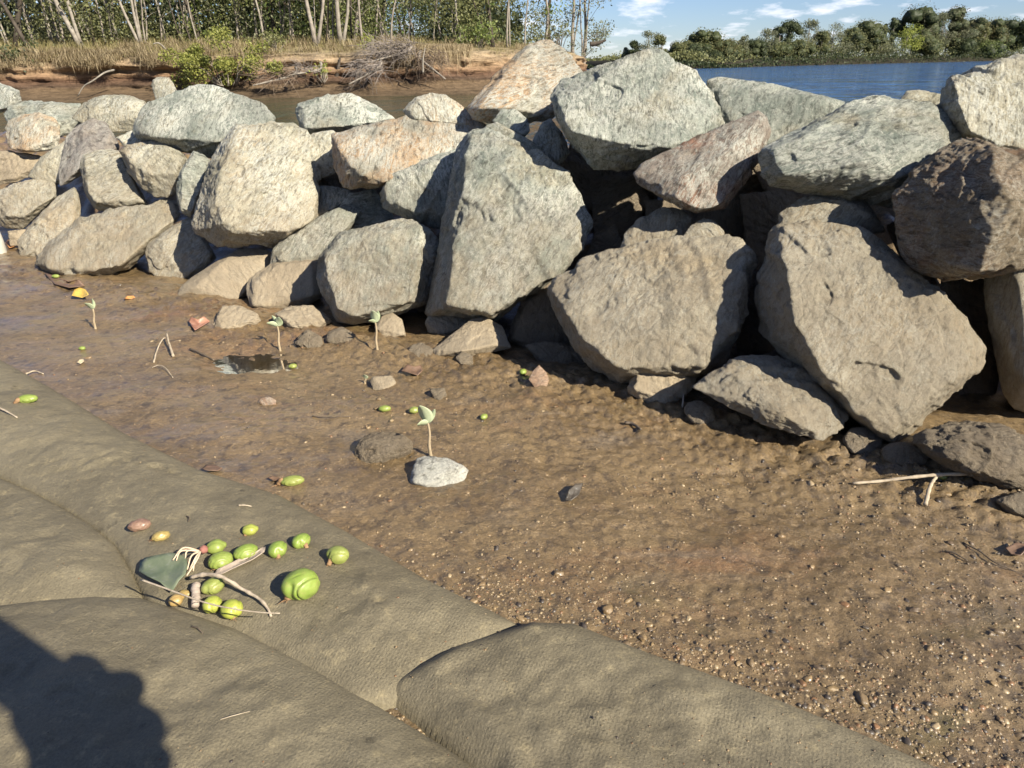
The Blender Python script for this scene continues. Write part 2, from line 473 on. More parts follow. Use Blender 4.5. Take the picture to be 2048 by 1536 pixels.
def mud_material():
    k = NT('wet_mud')
    g = k.n('ShaderNodeNewGeometry'); v = g.outputs['Position']
    vs = k.mapping(v, (1.0, 2.2, 1), (0, 0, radians(32)))
    c = k.mix(k.ramp(k.noise(vs, 2.6, 6, 0.6, 0.4), (0.35, 0.0), (0.65, 1.0)), (0.152, 0.100, 0.045), (0.242, 0.168, 0.083))
    c = k.mix(k.ramp(k.noise(vs, 1.9, 5, 0.6), (0.54, 0.0), (0.70, 0.75)), c, (0.235, 0.128, 0.060))
    c = k.mix(k.ramp(k.noise(vs, 3.3, 5, 0.6, 0.7), (0.58, 0.0), (0.68, 0.7)), c, (0.20, 0.155, 0.105))
    c = k.mix(k.ramp(k.noise(v, 34, 7, 0.72, 0.4), (0.50, 0.0), (0.64, 0.9)), c, (0.070, 0.048, 0.027))
    c = k.mix(k.ramp(k.noise(v, 90, 5, 0.7), (0.56, 0.0), (0.66, 0.8)), c, (0.33, 0.235, 0.13))
    c = k.mix(0.8, c, k.ramp(k.noise(v, 210, 4, 0.7), (0.30, 0.55), (0.62, 1.15)), 'MULTIPLY')
    # algae film in places
    c = k.mix(k.ramp(k.noise(vs, 2.2, 6, 0.65, 1.0), (0.60, 0.0), (0.74, 0.5)), c, (0.12, 0.105, 0.035))
    k.l(c, k.b.inputs['Base Color'])
    wet = k.ramp(k.noise(vs, 3.0, 6, 0.6), (0.40, 0.0), (0.60, 1.0))
    k.l(k.mrange(wet, 0, 1, 0.50, 0.28), k.b.inputs['Roughness'])
    k.b.inputs['Specular IOR Level'].default_value = 0.5
    k.l(k.mrange(wet, 0, 1, 0.35, 1.0), k.b.inputs['Coat Weight'])
    k.b.inputs['Coat Roughness'].default_value = 0.10
    k.b.inputs['Coat IOR'].default_value = 1.33
    b1 = k.bump(k.noise(v, 60, 9, 0.76), 0.9, 0.009)
    b2 = k.bump(k.noise(v, 260, 6, 0.75), 0.60, 0.0025, b1)
    k.l(b2, k.b.inputs['Normal'])
    sx = k.n('ShaderNodeSeparateXYZ'); k.l(v, sx.inputs[0])
    film = k.math('MULTIPLY', k.mrange(k.math('ADD', sx.outputs['X'], k.math('MULTIPLY', wet, -0.5)), -0.15, -0.75), wet)
    cb = k.bump(k.noise(v, 75, 5, 0.7), 0.35, 0.006)
    k.l(k.mrange(film, 0, 1, 0.40, 0.07), cb.node.inputs['Strength'])
    k.l(cb, k.b.inputs['Coat Normal'])
    return k.m

def build_mud():
    nr, na = 640, 470
    r = 0.33 * (9.0 / 0.33) ** (np.linspace(0, 1, nr))
    a = np.radians(np.linspace(-62, 56, na))
    Rr, A = np.meshgrid(r, a, indexing='ij')
    X = Rr * np.sin(A); Y = Rr * np.cos(A) - 0.02
    Z = mud_z(X, Y)
    V = np.stack([X, Y, Z], -1).reshape(-1, 3)
    i = np.arange(nr - 1)[:, None] * na + np.arange(na - 1)[None]
    F = np.stack([i, i + 1, i + na + 1, i + na], -1).reshape(-1, 4)[:, ::-1]
    kind(obj('mud_ground', mesh_np('mud_ground', V, np.ascontiguousarray(F)), mud_material()), 'structure')
build_mud()
# the wide bed under everything, out past the horizon
bedm = simple_mat('river_bed_mud', (0.07, 0.06, 0.035), (0.11, 0.09, 0.05), 3, 0.9, 0.2, 0)
V = np.array([(-3000, -60, -1.6), (3000, -60, -1.6), (3000, 3500, -1.6), (-3000, 3500, -1.6)], float)
kind(obj('river_bed', mesh_np('river_bed', V, np.array([[0, 1, 2, 3]]), False), bedm), 'structure')
# mud flat behind the photographer and to the sides
V = np.array([(-12, -8, -0.09), (12, -8, -0.09), (12, .9, -0.09), (3, .9, -.09), (-3, .9, -.09), (-12, .9, -0.09)], float)
kind(obj('mud_flat', mesh_np('mud_flat', V, [(0, 1, 2, 3, 4, 5)], False), bpy.data.materials['wet_mud']), 'structure')

def build_river():
    k = NT('river_water')
    g = k.n('ShaderNodeNewGeometry'); v = g.outputs['Position']
    sepx = k.n('ShaderNodeSeparateXYZ'); k.l(v, sepx.inputs[0])
    # open river to the right is wind-rippled, the creek in the lee of the bank is calm
    windy = k.mrange(k.math('SUBTRACT', sepx.outputs['X'], k.math('MULTIPLY', sepx.outputs['Y'], 0.06)), -0.6, 1.5)
    k.l(k.mix(windy, (0.035, 0.045, 0.024), (0.035, 0.10, 0.225)), k.b.inputs['Base Color'])
    k.b.inputs['Roughness'].default_value = 0.06
    k.b.inputs['IOR'].default_value = 1.33
    h1 = k.noise(k.mapping(v, (1.0, 0.45, 1), (0, 0, 0.2)), 0.62, 6, 0.62, 0.3)
    h2 = k.noise(k.mapping(v, (1.0, 0.35, 1), (0, 0, -0.15)), 0.16, 4, 0.5)
    hs = k.math('ADD', k.math('MULTIPLY', h1, 1.1), k.math('MULTIPLY', h2, 2.4))
    amp = k.mrange(windy, 0, 1, 0.40, 1.0)
    k.l(k.bump(k.math('MULTIPLY', hs, amp), 1.0, 1.0), k.b.inputs['Normal'])
    V = np.array([(-2500, 1.2, -0.05), (2500, 1.2, -0.05), (2500, 3000, -0.05), (-2500, 3000, -0.05)], float)
    kind(obj('river_water', mesh_np('river_water', V, np.array([[0, 1, 2, 3]]), False), k.m), 'structure')
build_river()
def build_puddle():
    k = NT('puddle_water')
    gl = k.n('ShaderNodeBsdfGlossy'); gl.inputs['Roughness'].default_value = 0.04
    tr = k.n('ShaderNodeBsdfTransparent'); tr.inputs[0].default_value = (0.86, 0.80, 0.66, 1)
    fr = k.n('ShaderNodeFresnel'); fr.inputs[0].default_value = 1.33
    ms = k.n('ShaderNodeMixShader'); k.l(fr.outputs[0], ms.inputs[0]); k.l(tr.outputs[0], ms.inputs[1]); k.l(gl.outputs[0], ms.inputs[2])
    g = k.n('ShaderNodeNewGeometry')
    nb = k.bump(k.noise(g.outputs['Position'], 14, 3), 0.03, 0.02)
    k.l(nb, gl.inputs['Normal']); k.l(nb, fr.inputs['Normal'])
    k.l(ms.outputs[0], k.out.inputs[0])
    P = [gp(u, v, -0.0085) for u, v in ((-700, 540), (60, 560), (430, 640), (760, 700), (900, 900), (720, 1040), (560, 960), (300, 870), (0, 700), (-600, 620))]
    kind(obj('puddle_water', mesh_np('puddle_water', np.array(P), [tuple(range(len(P)))], False), k.m), 'structure')
build_puddle()

# ------------------------------------------------------------------ boulders
def px(s):
    q = [[float(a) for a in w.split(',')] for w in s.split()]
    k = max(map(len, q))
    return np.array([w + [0.0] * (k - len(w)) for w in q])
def boulder(name, label, cat, outline, m='g', d=0.0, k=0.5, front=None, fs=0.80, fw=0.24, back=0.75, sub=None, rough=1.0, soft=130, seed=None, foot=None, group=None, bs=0.80, off=(0, 0), g=None, kx=0.0):
    """a faceted solid: silhouette at its own distance, a nearer front, a farther back; then weathered"""
    o = px(outline)
    c = o.mean(0)
    area = 0.5 * abs(np.sum(o[:, 0] * np.roll(o[:, 1], -1) - np.roll(o[:, 0], -1) * o[:, 1]))
    if foot is None:
        wd = wall_depth([c])[0]
        Sz = math.sqrt(area) / FPX * wd
        d0 = wd + 0.12 * Sz + d + 0.30
        def fdep(q):
            q = np.atleast_2d(np.asarray(q, float)); mid_ = wall_depth(np.stack([np.full(len(q), c[0]), q[:, 1]], 1))
            return d0 + k * (mid_ - wd) + kx * (wall_depth(q) - mid_)
        dep = fdep(o[:, :2])
    else:
        p = sp(*foot); d0 = (p - CAMP) @ (CRN @ np.array([0, 0, -1.0])) + d
        Sz = math.sqrt(area) / FPX * d0
        d0 += 0.25 * Sz
        fdep = lambda q: d0 + k * (c[1] - np.atleast_2d(q)[:, 1]) / FPX * d0
        dep = fdep(o[:, :2])
    if o.shape[1] > 2: dep = dep - o[:, 2] * Sz
    r1 = random.Random(hash_(label) if seed is None else seed)
    pts = [CAMP + r * t for r, t in zip(rays(o[:, :2]), dep)]
    if front is None:
        f = c + np.array(off) + (o[:, :2] - c) * fs
        f = f[r1.randrange(2)::2]
        f += np.array([[r1.uniform(-.07, .07), r1.uniform(-.07, .07)] for _ in f]) * math.sqrt(area)
        fd = fdep(f) - Sz * np.array([fw * r1.uniform(0.5, 1.3) for _ in f])
    else:
        q = px(front); f = q[:, :2]; fd = fdep(f) - q[:, 2] * Sz
    pts += [CAMP + r * t for r, t in zip(rays(f), fd)]
    b = c + (o[:, :2] - c) * bs
    pts += [CAMP + r * t for r, t in zip(rays(b), dep + back * Sz)]
    pts = np.array(pts)
    if g is not None:                        # stand it on the mud: choose the distance at which its lowest edge reaches height g
        sc_ = (CAM_H - g) / (CAM_H - pts[:len(o), 2].min())
        pts = CAMP + (pts - CAMP) * sc_; Sz *= sc_
    ctr = pts.mean(0); q = pts - ctr
    # whiten so that the sampling suits long rocks
    U, Sg, _ = np.linalg.svd(np.cov(q.T)); L = U @ np.diag(np.sqrt(Sg)) ; Li = np.linalg.inv(L)
    w = q @ Li.T
    bm = bmesh.new()
    for x in w: bm.verts.new(x)
    bmesh.ops.convex_hull(bm, input=bm.verts)
    bmesh.ops.dissolve_limit(bm, angle_limit=radians(5), verts=bm.verts[:], edges=bm.edges[:])
    bm.normal_update()
    N = []; D = []
    for fc in bm.faces:
        n = fc.normal.copy(); dd = n.dot(fc.verts[0].co)
        if dd < 0: n = -n; dd = -dd
        if dd > 1e-5 and fc.calc_area() > 1e-7: N.append(n[:]); D.append(dd)
    bm.free()
    N = np.array(N); D = np.array(D)
    rg = np.random.default_rng(r1.randrange(1 << 30))
    cd = rg.normal(size=(9, 3)); cd /= np.linalg.norm(cd, axis=1)[:, None]
    hs = (w @ cd.T).max(0) * rg.uniform(0.93, 1.0, 9)
    N = np.concatenate([N, cd]); D = np.concatenate([D, hs])
    if sub is None:
        ext = math.sqrt(area)
        sub = 7 if ext > 190 else 6 if ext > 55 else 5
    if sub == 6 and math.sqrt(area) > 190: sub = 7
    dirs, F = ico(sub)
    A = np.clip(dirs @ (N / D[:, None]).T, 0, None)
    r = (A ** soft).sum(1) ** (-1.0 / soft)
    P = (dirs * r[:, None] * 1.02) @ L.T
    nd = dirs @ L.T; nd /= np.linalg.norm(nd, axis=1)[:, None]
    sd = np.array([r1.uniform(0, 90) for _ in range(3)])
    # tilted layering direction of each stone
    ax = np.array([r1.uniform(-1, 1), r1.uniform(-1, 1), r1.uniform(-1, 1)]); ax /= np.linalg.norm(ax)
    p = P / Sz
    pl = p + ax[None] * (p @ ax)[:, None] * 4.0
    dsp = 0.013 * fbm(p * 1.6 + sd, 2) + 0.012 * ridged(p * 3.6 + sd, 3) - 0.010 + 0.010 * fbm(pl * 2.6 + sd, 3) + 0.0145 * fbm(p * 8 + sd, 6, 0.70) + 0.010 * np.minimum(0, ridged(p * 6.5 + sd + 77, 3) - 0.35)
    st = fbm(pl * 1.4 + sd + 31, 2); dsp += 0.020 * (np.floor(st * 5) / 5 - st)
    hh = (p @ ax) * 5.0 + 0.9 * pnoise(p * 1.3 + sd + 12) + sd[0]
    fr = hh - np.floor(hh)
    dsp += 0.040 * (fr ** 2 * (1 - smooth(0.84, 1.0, fr)) - 0.25) * smooth(-0.02, 0.22, fbm(p * 1.1 + sd + 70, 2))
    nch = pnoise(p * 3.1 + sd + 50); dsp -= 0.030 * smooth(0.27, 0.39, nch)
    P = P + nd * (dsp * Sz * rough)[:, None]
    me = mesh_np(name, P, F)
    ob = obj(name, me, RM[m], None, tuple(ctr))
    tag(ob, label, cat, group)
    return ob
def hash_(s):
    h = 0
    for ch in s: h = (h * 131 + ord(ch)) % 1000000007
    return h
WG = 'boulders of the rock wall'
def B(label, outline, m='g', **kw):
    return boulder(kw.pop('name', 'boulder'), label, kw.pop('cat', 'boulder'), outline, m, group=kw.pop('group', WG), **kw)
# back row and top, from the left
B('pale bluish boulder cut by the left edge at the top of the wall', '-60,150 -20,158 14,174 39,181 43,202 20,222 -60,230', 'g', d=.14)
B('long flat grey boulder behind the tan rounded one at the far left', '10,226 20,212 51,202 85,205 160,207 172,240 150,262 118,275 60,262 20,260', 'g', d=.12)
B('rounded tan boulder with a flat brown face at the far left', '10,255 20,240 44,229 79,224 105,232 118,250 120,273 113,294 92,304 41,304 15,294', 'o', d=.02, fs=.8)
B('flat pale boulder with a pinkish tinge left of the big blue-grey top boulder', '142,236 167,205 205,191 260,191 292,205 290,239 262,263 222,263 190,258', 'p', d=.16, fs=.75)
B('small upright stone standing on the top of the wall', '303,170 306,160 315,154 338,154 346,166 359,191 358,200 340,204 311,200', 'p', d=.22, cat='stone', name='stone')
B('broad blue-grey boulder on top of the wall below the upright stone', '267,267 270,240 280,219 297,205 362,195 386,178 398,169 431,171 461,185 489,198 526,208 547,236 552,262 513,290 472,310 424,316 350,285 287,284', 'g', d=.10, front='300,222,.10 390,190,.05 470,200,.02 530,222,.05 540,240,.12 475,262,.35 440,282,.42 350,275,.40 285,272,.30 300,250,.3')
B('purple-grey upright slab with a shaded left face', '120,372 118,340 133,273 154,253 185,236 212,246 226,267 239,294 236,306 200,320 171,330 164,345 137,366', 'v', d=.04, front='160,262,.25 186,240,.2 210,250,.2 232,296,.25 172,306,.40 160,335,.42')
B('little grey wedge stone under the broad blue-grey boulder', '232,275 265,260 290,280 285,292 250,295', 'p', d=.09, cat='stone', name='stone')
B('pale upright block below the purple-grey slab', '160,330 167,309 212,299 239,303 246,335 273,376 296,410 240,422 198,421 184,410 171,386', 'p', d=-.02, front='170,318,.25 212,306,.2 236,308,.2 262,372,.25 284,402,.3 235,405,.4 196,408,.38 178,385,.35')
B('rounded pale boulder between the upright block and the broad boulder', '241,304 253,290 290,284 335,282 352,294 376,314 372,340 364,375 355,388 342,394 308,394 284,376 256,342', 'p', d=0.0, front='252,304,.25 335,290,.2 365,316,.22 350,345,.45 300,350,.40 265,330,.35')
B('tall narrow grey boulder beside the big flat-faced boulder', '352,372 358,345 369,328 386,303 404,308 420,321 415,349 407,386 395,418 380,434 362,425 355,405', 'g', d=-.03, front='365,345,.3 388,308,.25 412,323,.2 400,380,.3 384,422,.3 362,415,.35')
B('big boulder with a broad flat face leaning back in the left half of the wall', '386,440 390,470 420,490 480,494 547,494 584,463 634,442 628,400 618,362 639,345 632,310 625,284 608,256 581,246 513,249 475,251 462,275 437,294 417,328 403,393', 'p', d=-.12, k=.8, front='475,256,.28 462,300,.36 444,342,.40 430,403,.44 454,456,.50 520,460,.48 584,458,.44 628,436,.34 612,360,.26 618,300,.12 600,262,.06 540,256,.1', sub=6)
B('flat tan boulder at the left edge under the rounded tan one', '-60,300 20,303 85,311 80,335 60,352 30,366 -60,375', 's', d=.02)
B('slanting grey slab running down to the left behind the upright block', '55,352 82,314 137,277 140,300 128,330 122,368 90,372', 'p', d=.06)
B('squat brownish boulder at the left edge', '-15,390 0,378 27,368 62,358 113,362 118,393 85,424 48,457 10,457 -10,440', 'p', d=-.03, front='5,392,.2 40,372,.2 100,368,.15 105,395,.3 50,430,.42 12,430,.4')
B('sloping pale boulder left of the long low boulder', '35,480 62,448 113,396 150,373 160,400 160,441 140,470 100,510 68,522 38,516', 'p', g=-0.01)
B('long low pale boulder lying on the mud at the left', '70,526 85,500 99,485 157,439 222,418 300,410 342,408 361,431 345,458 300,490 262,535 210,557 150,560 109,556', 'p', g=-0.02, k=.7, front='100,500,.25 160,446,.15 260,420,.1 342,418,.1 345,440,.2 290,485,.35 240,530,.42 150,545,.40 100,535,.38', fs=.8, sub=6)
B('squarish pale boulder at the right end of the long low boulder', '290,503 299,483 342,455 383,433 393,460 396,487 410,503 433,516 400,545 359,568 328,562 297,545', 'p', g=-0.02, k=.7)
B('thin grey chip showing above the long low boulder', '295,412 325,397 355,402 358,420 320,425', 'p', d=.08, cat='stone', name='stone')
B('smooth silt-covered boulder sloping into the mud', '355,590 362,572 385,553 441,518 482,496 520,497 546,506 549,522 520,548 502,556 498,585 470,610 430,618 390,608', 's', g=-0.03, k=1.0, rough=.35, fs=.8, fw=.2)
B('slanting grey boulder below the big flat-faced boulder', '540,530 545,496 574,466 640,432 690,409 722,424 700,458 672,482 648,520 634,534 580,540', 'g', d=-.05, k=.7)
B('dark boulder in the shade above the slanting grey one', '680,410 700,388 745,380 780,415 790,450 760,480 700,470', 'g', d=.10)
B('dull tan boulder below the slanting grey one', '494,590 494,570 500,556 543,527 600,520 640,520 652,545 650,590 600,620 547,628 520,624 500,612', 's', g=-0.02, k=.7, rough=.7)
B('blocky boulder with a split front face left of the tall centre boulder', '634,550 638,513 662,489 682,464 730,468 750,456 771,449 800,438 825,440 845,450 873,475 879,503 866,547 855,605 800,626 771,634 706,648 675,644 663,615 641,583', 'g', g=0.01, k=.6, front='652,510,.28 685,476,.25 735,476,.2 760,470,.34 800,446,.2 840,456,.3 838,520,.42 815,600,.42 770,618,.44 705,632,.42 680,618,.42 660,560,.38', sub=6)
B('tall pale boulder with a broad flat face at the centre of the wall', '908,330 915,300 925,284 940,268 959,260 985,262 1024,288 1072,300 1082,318 1106,333 1140,349 1154,386 1172,420 1184,446 1162,495 1115,553 1048,593 1005,621 990,637 942,629 901,622 854,628 862,590 874,560 891,503 905,440', 'g', g=0.045, k=.75, kx=.75, front='945,276,.20 932,320,.40 928,400,.48 912,530,.54 900,608,.54 985,625,.46 1040,590,.40 1110,545,.30 1165,450,.14 1140,365,.06 1070,310,.04 1000,285,.10', sub=6)
B('brown stone wedged under the foot of the tall centre boulder', '850,645 860,627 901,620 945,632 940,650 908,668 880,672 856,664', 'm', g=0.0, cat='stone', name='stone')
B('tan pyramid-shaped stone on the mud below the tall centre boulder', '865,700 895,680 925,662 942,639 969,633 1003,652 1021,695 980,706 949,713 908,710 873,713', 's', foot=(945, 709), d=0, k=.7, front='880,700,.2 945,645,.1 968,640,.1 998,656,.1 990,690,.38 925,702,.4', cat='stone', name='stone', rough=.6)
B('big orange-buff slab with a split across it', '665,267 690,259 720,255 791,239 812,232 894,228 969,247 975,262 945,280 921,300 850,330 800,348 771,370 754,378 685,375 668,330 672,290', 'o', d=-.02, k=.9, front='680,270,.12 800,246,.05 900,240,.0 955,258,.05 920,296,.2 800,338,.36 765,364,.42 720,345,.44 690,318,.40 680,290,.3', sub=6)
B('orange-topped knob of rock on the big orange-buff slab', '806,222 812,212 832,194 860,187 890,189 906,199 928,219 972,250 930,258 873,256 820,242', 'o', d=.06)
B('dark green-grey boulder alone against the creek water', '592,225 596,208 610,202 655,191 685,187 703,187 754,212 788,237 740,258 668,266 617,275 603,262', 'g', d=.22, k=.3, front='605,214,.2 690,205,.15 745,225,.15 700,250,.38 640,255,.4 612,255,.38', off=(0, 6))
B('brownish boulder half hidden left of the orange-buff slab', '612,272 640,262 668,262 690,290 690,330 668,348 640,358 630,330', 'p', d=.08)
B('grey boulder half in shadow beside the tall centre boulder', '759,390 768,370 778,350 805,333 860,315 908,300 935,303 935,400 915,445 884,458 839,446 805,433 767,416', 'g', d=-.03, k=.6)
B('dark slab in the shaded gap right of the big flat-faced boulder', '615,372 660,372 700,380 705,400 661,420 630,445', 'g', d=.05)
B('leaning boulder with an orange face at the top centre of the wall', '933,218 945,200 959,190 993,147 1044,99 1062,86 1078,80 1098,79 1130,99 1147,124 1167,147 1150,175 1120,220 1099,242 1061,238 1010,230 976,248 942,236', 'o', d=.10, k=.3, front='975,200,.28 1005,152,.24 1050,104,.15 1085,86,.05 1140,130,.02 1110,180,.2 1095,228,.3 1010,214,.38 960,215,.36', sub=6)
B('massive blue-grey boulder at the top of the wall right of centre', '1102,200 1104,185 1133,157 1174,143 1225,122 1300,96 1324,106 1366,132 1403,153 1424,178 1434,207 1448,248 1420,285 1353,305 1330,325 1225,342 1190,338 1161,310 1133,285 1118,240', 'g', d=-.04, k=.4, front='1120,200,.25 1180,165,.2 1290,112,.05 1340,135,.06 1400,165,.08 1435,240,.2 1380,284,.42 1340,292,.46 1270,288,.50 1210,274,.50 1140,256,.45', sub=6)
B('long grey boulder behind and right of the massive blue-grey one', '1415,162 1440,154 1490,165 1552,170 1614,186 1693,203 1660,240 1573,285 1540,300 1490,300 1448,270 1425,230', 'g', d=.14, k=.4, sub=6)
B('leaning wedge of rock with a reddish front face', '1268,346 1283,327 1330,308 1382,294 1448,257 1519,219 1536,230 1542,262 1530,298 1508,331 1484,377 1450,416 1395,424 1357,412 1304,383 1279,366', 'r', d=-.16, k=.3, front='1360,372,.36 1366,356,.42 1450,310,.34 1490,268,.22 1528,228,.08 1535,250,.05 1500,325,.22 1440,405,.36 1398,416,.40 1350,395,.38', sub=6)
B('wide boulder with a craggy top and a bright right face', '1519,310 1530,295 1552,282 1598,257 1697,207 1734,196 1776,198 1863,207 1900,228 1924,273 1863,318 1824,348 1803,383 1788,416 1738,405 1676,380 1593,378 1540,372 1523,346', 'g', d=-.14, k=.35, front='1545,300,.30 1610,272,.34 1713,284,.46 1738,323,.52 1795,356,.42 1900,265,.12 1880,222,.05 1765,215,.12 1700,225,.15 1660,360,.34 1570,350,.38', sub=6)
B('small grey boulder showing between the wide boulder and the top right one', '1796,206 1813,182 1838,179 1863,186 1890,190 1890,215 1840,222', 'p', d=.25)
B('large pale boulder cut by the right edge at the top of the wall', '1879,213 1890,195 1892,166 1904,153 1966,137 2048,104 2140,75 2160,330 2048,310 1985,300 1945,288 1921,273 1904,235', 'p', d=-.02, k=.3, front='1912,165,.2 1970,150,.15 2100,105,.1 2120,300,.25 1990,290,.34 1940,262,.34 1918,205,.3', sub=6)
B('dark red-brown boulder in shade at the right with a lit right end', '1788,390 1800,365 1813,352 1863,311 1904,285 1929,281 1987,296 2048,306 2150,340 2150,520 2048,515 1966,553 1883,558 1842,549 1809,520 1794,476', 'd', d=-.20, k=.2, kx=.3, front='1985,302,.42 1995,352,.56 2026,414,.62 1980,480,.62 1960,542,.56 2110,500,.2 2110,350,.2 1850,520,.16 1825,380,.12', sub=6)
B('large upright boulder with a scarred pale face at the right', '1512,592 1523,545 1547,463 1563,447 1590,453 1641,448 1691,448 1719,452 1768,483 1807,526 1850,569 1891,592 1936,643 1971,694 1971,725 1936,764 1861,817 1832,848 1797,883 1768,879 1719,844 1713,807 1662,772 1625,740 1582,715 1553,688 1518,663', 'm', g=-0.01, k=1.15, kx=.7, front='1560,470,.28 1580,560,.50 1592,640,.56 1625,702,.56 1664,772,.52 1720,835,.46 1775,868,.42 1850,800,.40 1905,756,.36 1925,700,.24 1880,610,.16 1800,530,.10 1715,462,.08 1600,462,.16', sub=6)
B('rough boulder tucked behind the large upright one', '1549,465 1559,428 1594,401 1615,391 1641,393 1699,386 1727,401 1758,436 1773,463 1719,470 1641,475 1586,470', 'm', d=-.12)
B('large slanting boulder with rough grey top and veined right face', '1094,592 1105,560 1150,528 1180,511 1230,509 1280,499 1320,489 1340,476 1380,479 1440,474 1497,477 1512,500 1510,530 1492,590 1482,660 1457,710 1420,738 1390,757 1300,768 1240,770 1200,742 1150,702 1118,642', 'm', g=0.01, k=.6, kx=.7, front='1115,590,.24 1170,530,.10 1330,495,.02 1490,488,.02 1484,561,.22 1398,600,.31 1320,647,.38 1248,735,.44 1180,690,.44 1130,630,.36 1470,660,.26 1400,735,.38', sub=6)
B('boulder cut by the right edge below the dark red-brown one', '1967,590 1969,553 1984,534 2048,498 2150,470 2150,850 2048,821 2027,817 2004,782 1996,721 1990,662 1973,620', 'm', g=-0.01, k=.4, front='2030,540,.4 2048,620,.5 2050,760,.5 2130,500,.3 2130,800,.4', sub=5)
B('half-shaded stone behind the rough top of the large slanting boulder', '1239,500 1250,468 1275,439 1324,414 1350,416 1384,433 1380,470 1357,485 1300,500', 'm', d=-.12)
B('small pointed stone right of the half-shaded stone', '1362,478 1382,451 1407,436 1428,442 1450,464 1450,482 1400,488', 'm', d=-.14, cat='stone', name='stone')
B('shaded boulder in the hollow right of the tall centre boulder', '1018,682 1022,650 1045,600 1097,556 1135,620 1165,690 1130,715 1070,712', 'n', d=-.06)
B('dark flat boulder in the shadow under the large slanting boulder', '1050,690 1100,682 1170,700 1250,765 1235,795 1150,765 1075,722', 'n', d=-.10)
B('small grey boulder in front of the orange leaning one', '984,242 1003,219 1031,218 1055,238 1060,262 1048,276 1020,262', 'g', d=.04, cat='stone', name='stone')
B('thin slab perched on the shoulder of the tall centre boulder', '968,254 993,243 1027,266 1082,293 1085,304 1075,310 1041,294 1010,276', 'g', d=-.04, cat='stone', name='stone', back=.4)
B('bluish shaded boulder in the gap under the massive blue-grey one', '1065,282 1085,243 1102,238 1128,270 1140,305 1120,330 1080,322', 'g', d=.06)
for i, (q, dd) in enumerate((('1140,280 1330,300 1310,420 1190,430 1130,360', .26), ('1300,300 1540,290 1570,420 1340,440', .26), ('1500,330 1800,370 1800,470 1560,430', .26), ('600,330 780,350 780,440 620,450', .22), ('1085,330 1150,310 1200,345 1195,420 1130,400', .2), ('1180,360 1270,340 1300,400 1260,480 1190,470', .24), ('1190,470 1230,450 1250,500 1215,520 1170,515', .08), ('1290,400 1380,410 1480,400 1500,480 1400,500 1300,480', .22), ('1480,390 1560,380 1600,420 1560,520 1500,560', .2), ('1490,560 1530,520 1560,640 1540,720 1480,740 1470,660', .02), ('1770,450 1800,440 1860,570 1900,600 1880,640 1820,560', .02), ('1880,560 1980,560 2010,700 1990,800 1920,800', -.02), ('1450,730 1560,700 1620,760 1560,820', .0), ('860,480 905,450 900,560 850,640 820,600', .0), ('700,470 780,440 800,520 720,560', .02), ('600,620 680,640 640,680 560,650', .0))):
    B('dark boulder seen only in the deep shade between bigger boulders', q, 'n', d=dd + .05, fw=.1, group='boulders deep in the shaded gaps')  # partly filler boulders, added behind the gaps to keep them dark
# stones and clods at the foot of the wall
G2 = 'stones along the foot of the wall'
B('cream-brown rounded stone with a notch at the foot of the slanting boulder', '1254,774 1277,740 1309,736 1328,728 1352,712 1379,716 1389,741 1389,768 1369,797 1328,813 1293,809 1258,786', 's', foot=(1320, 800), name='stone', cat='stone', group=G2, rough=1.2)
B('low brown boulder half sunk in mud left of the large upright one', '1388,775 1438,740 1469,716 1500,708 1555,714 1613,732 1650,760 1666,788 1693,811 1697,829 1674,868 1641,880 1602,872 1555,857 1490,830', 'm', foot=(1600, 868), d=-.03, k=.9, back=.4, name='boulder', cat='boulder', group=G2, rough=1.5, sub=6)
B('dark mud-caked stone beside the cream-brown notched stone', '1365,820 1375,803 1400,799 1427,815 1432,842 1410,853 1385,848', 'n', soft=14, foot=(1400, 842), name='stone', cat='stone', group=G2)
B('dark gritty stone under the tip of the large upright boulder', '1682,882 1700,854 1732,853 1770,875 1767,892 1735,914 1700,908', 'n', soft=14, foot=(1720, 902), name='stone', cat='stone', group=G2)
B('long gritty grey stone right of the one under the upright boulder', '1759,897 1780,884 1820,883 1857,897 1870,916 1852,934 1800,935 1768,922', 'n', soft=14, foot=(1810, 924), name='stone', cat='stone', group=G2)
B('large mud-coated boulder at the lower right with a green pod on it', '1812,880 1830,862 1870,845 1930,838 1990,845 2060,866 2140,900 2140,1010 2060,1000 1990,980 1940,957 1880,932 1840,908', 'n', soft=14, foot=(1960, 970), k=.45, back=.6, fw=.36, fs=.6, rough=1.6, name='boulder', cat='boulder', group=G2, sub=6)
B('shaded mud clod at the right edge below the mud-coated boulder', '1985,1000 2040,980 2120,985 2120,1060 2060,1045 2010,1025', 'n', soft=14, foot=(2060, 1035), name='stone', cat='stone', group=G2)
B('mud-brown round stone left of the pyramid-shaped stone', '810,710 820,690 845,684 867,697 869,712 846,723 819,723', 'n', soft=14, foot=(840, 716), name='stone', cat='stone', group=G2)
B('small mud-brown pointed stone in front of the pyramid-shaped stone', '909,715 925,702 946,710 947,730 921,731', 'n', soft=14, foot=(930, 726), name='stone', cat='stone', group=G2)
B('pink pointed stone standing in the mud', '1056,760 1066,742 1078,730 1093,745 1099,760 1093,774 1072,779', 'k', foot=(1078, 770), name='stone', cat='stone', group=G2, rough=.5, fs=.5)
B('oblong cream stone on the mud with a tiny pale sprout beside it', '740,762 745,753 784,751 792,762 791,774 765,779 747,783', 's', foot=(765, 776), name='stone', cat='stone', group=G2, rough=.5)
B('wet brown stone with a glinting front in the mud', '858,781 862,776 890,775 895,791 884,803 868,801', 'n', soft=14, foot=(878, 796), name='stone', cat='stone', group=G2)
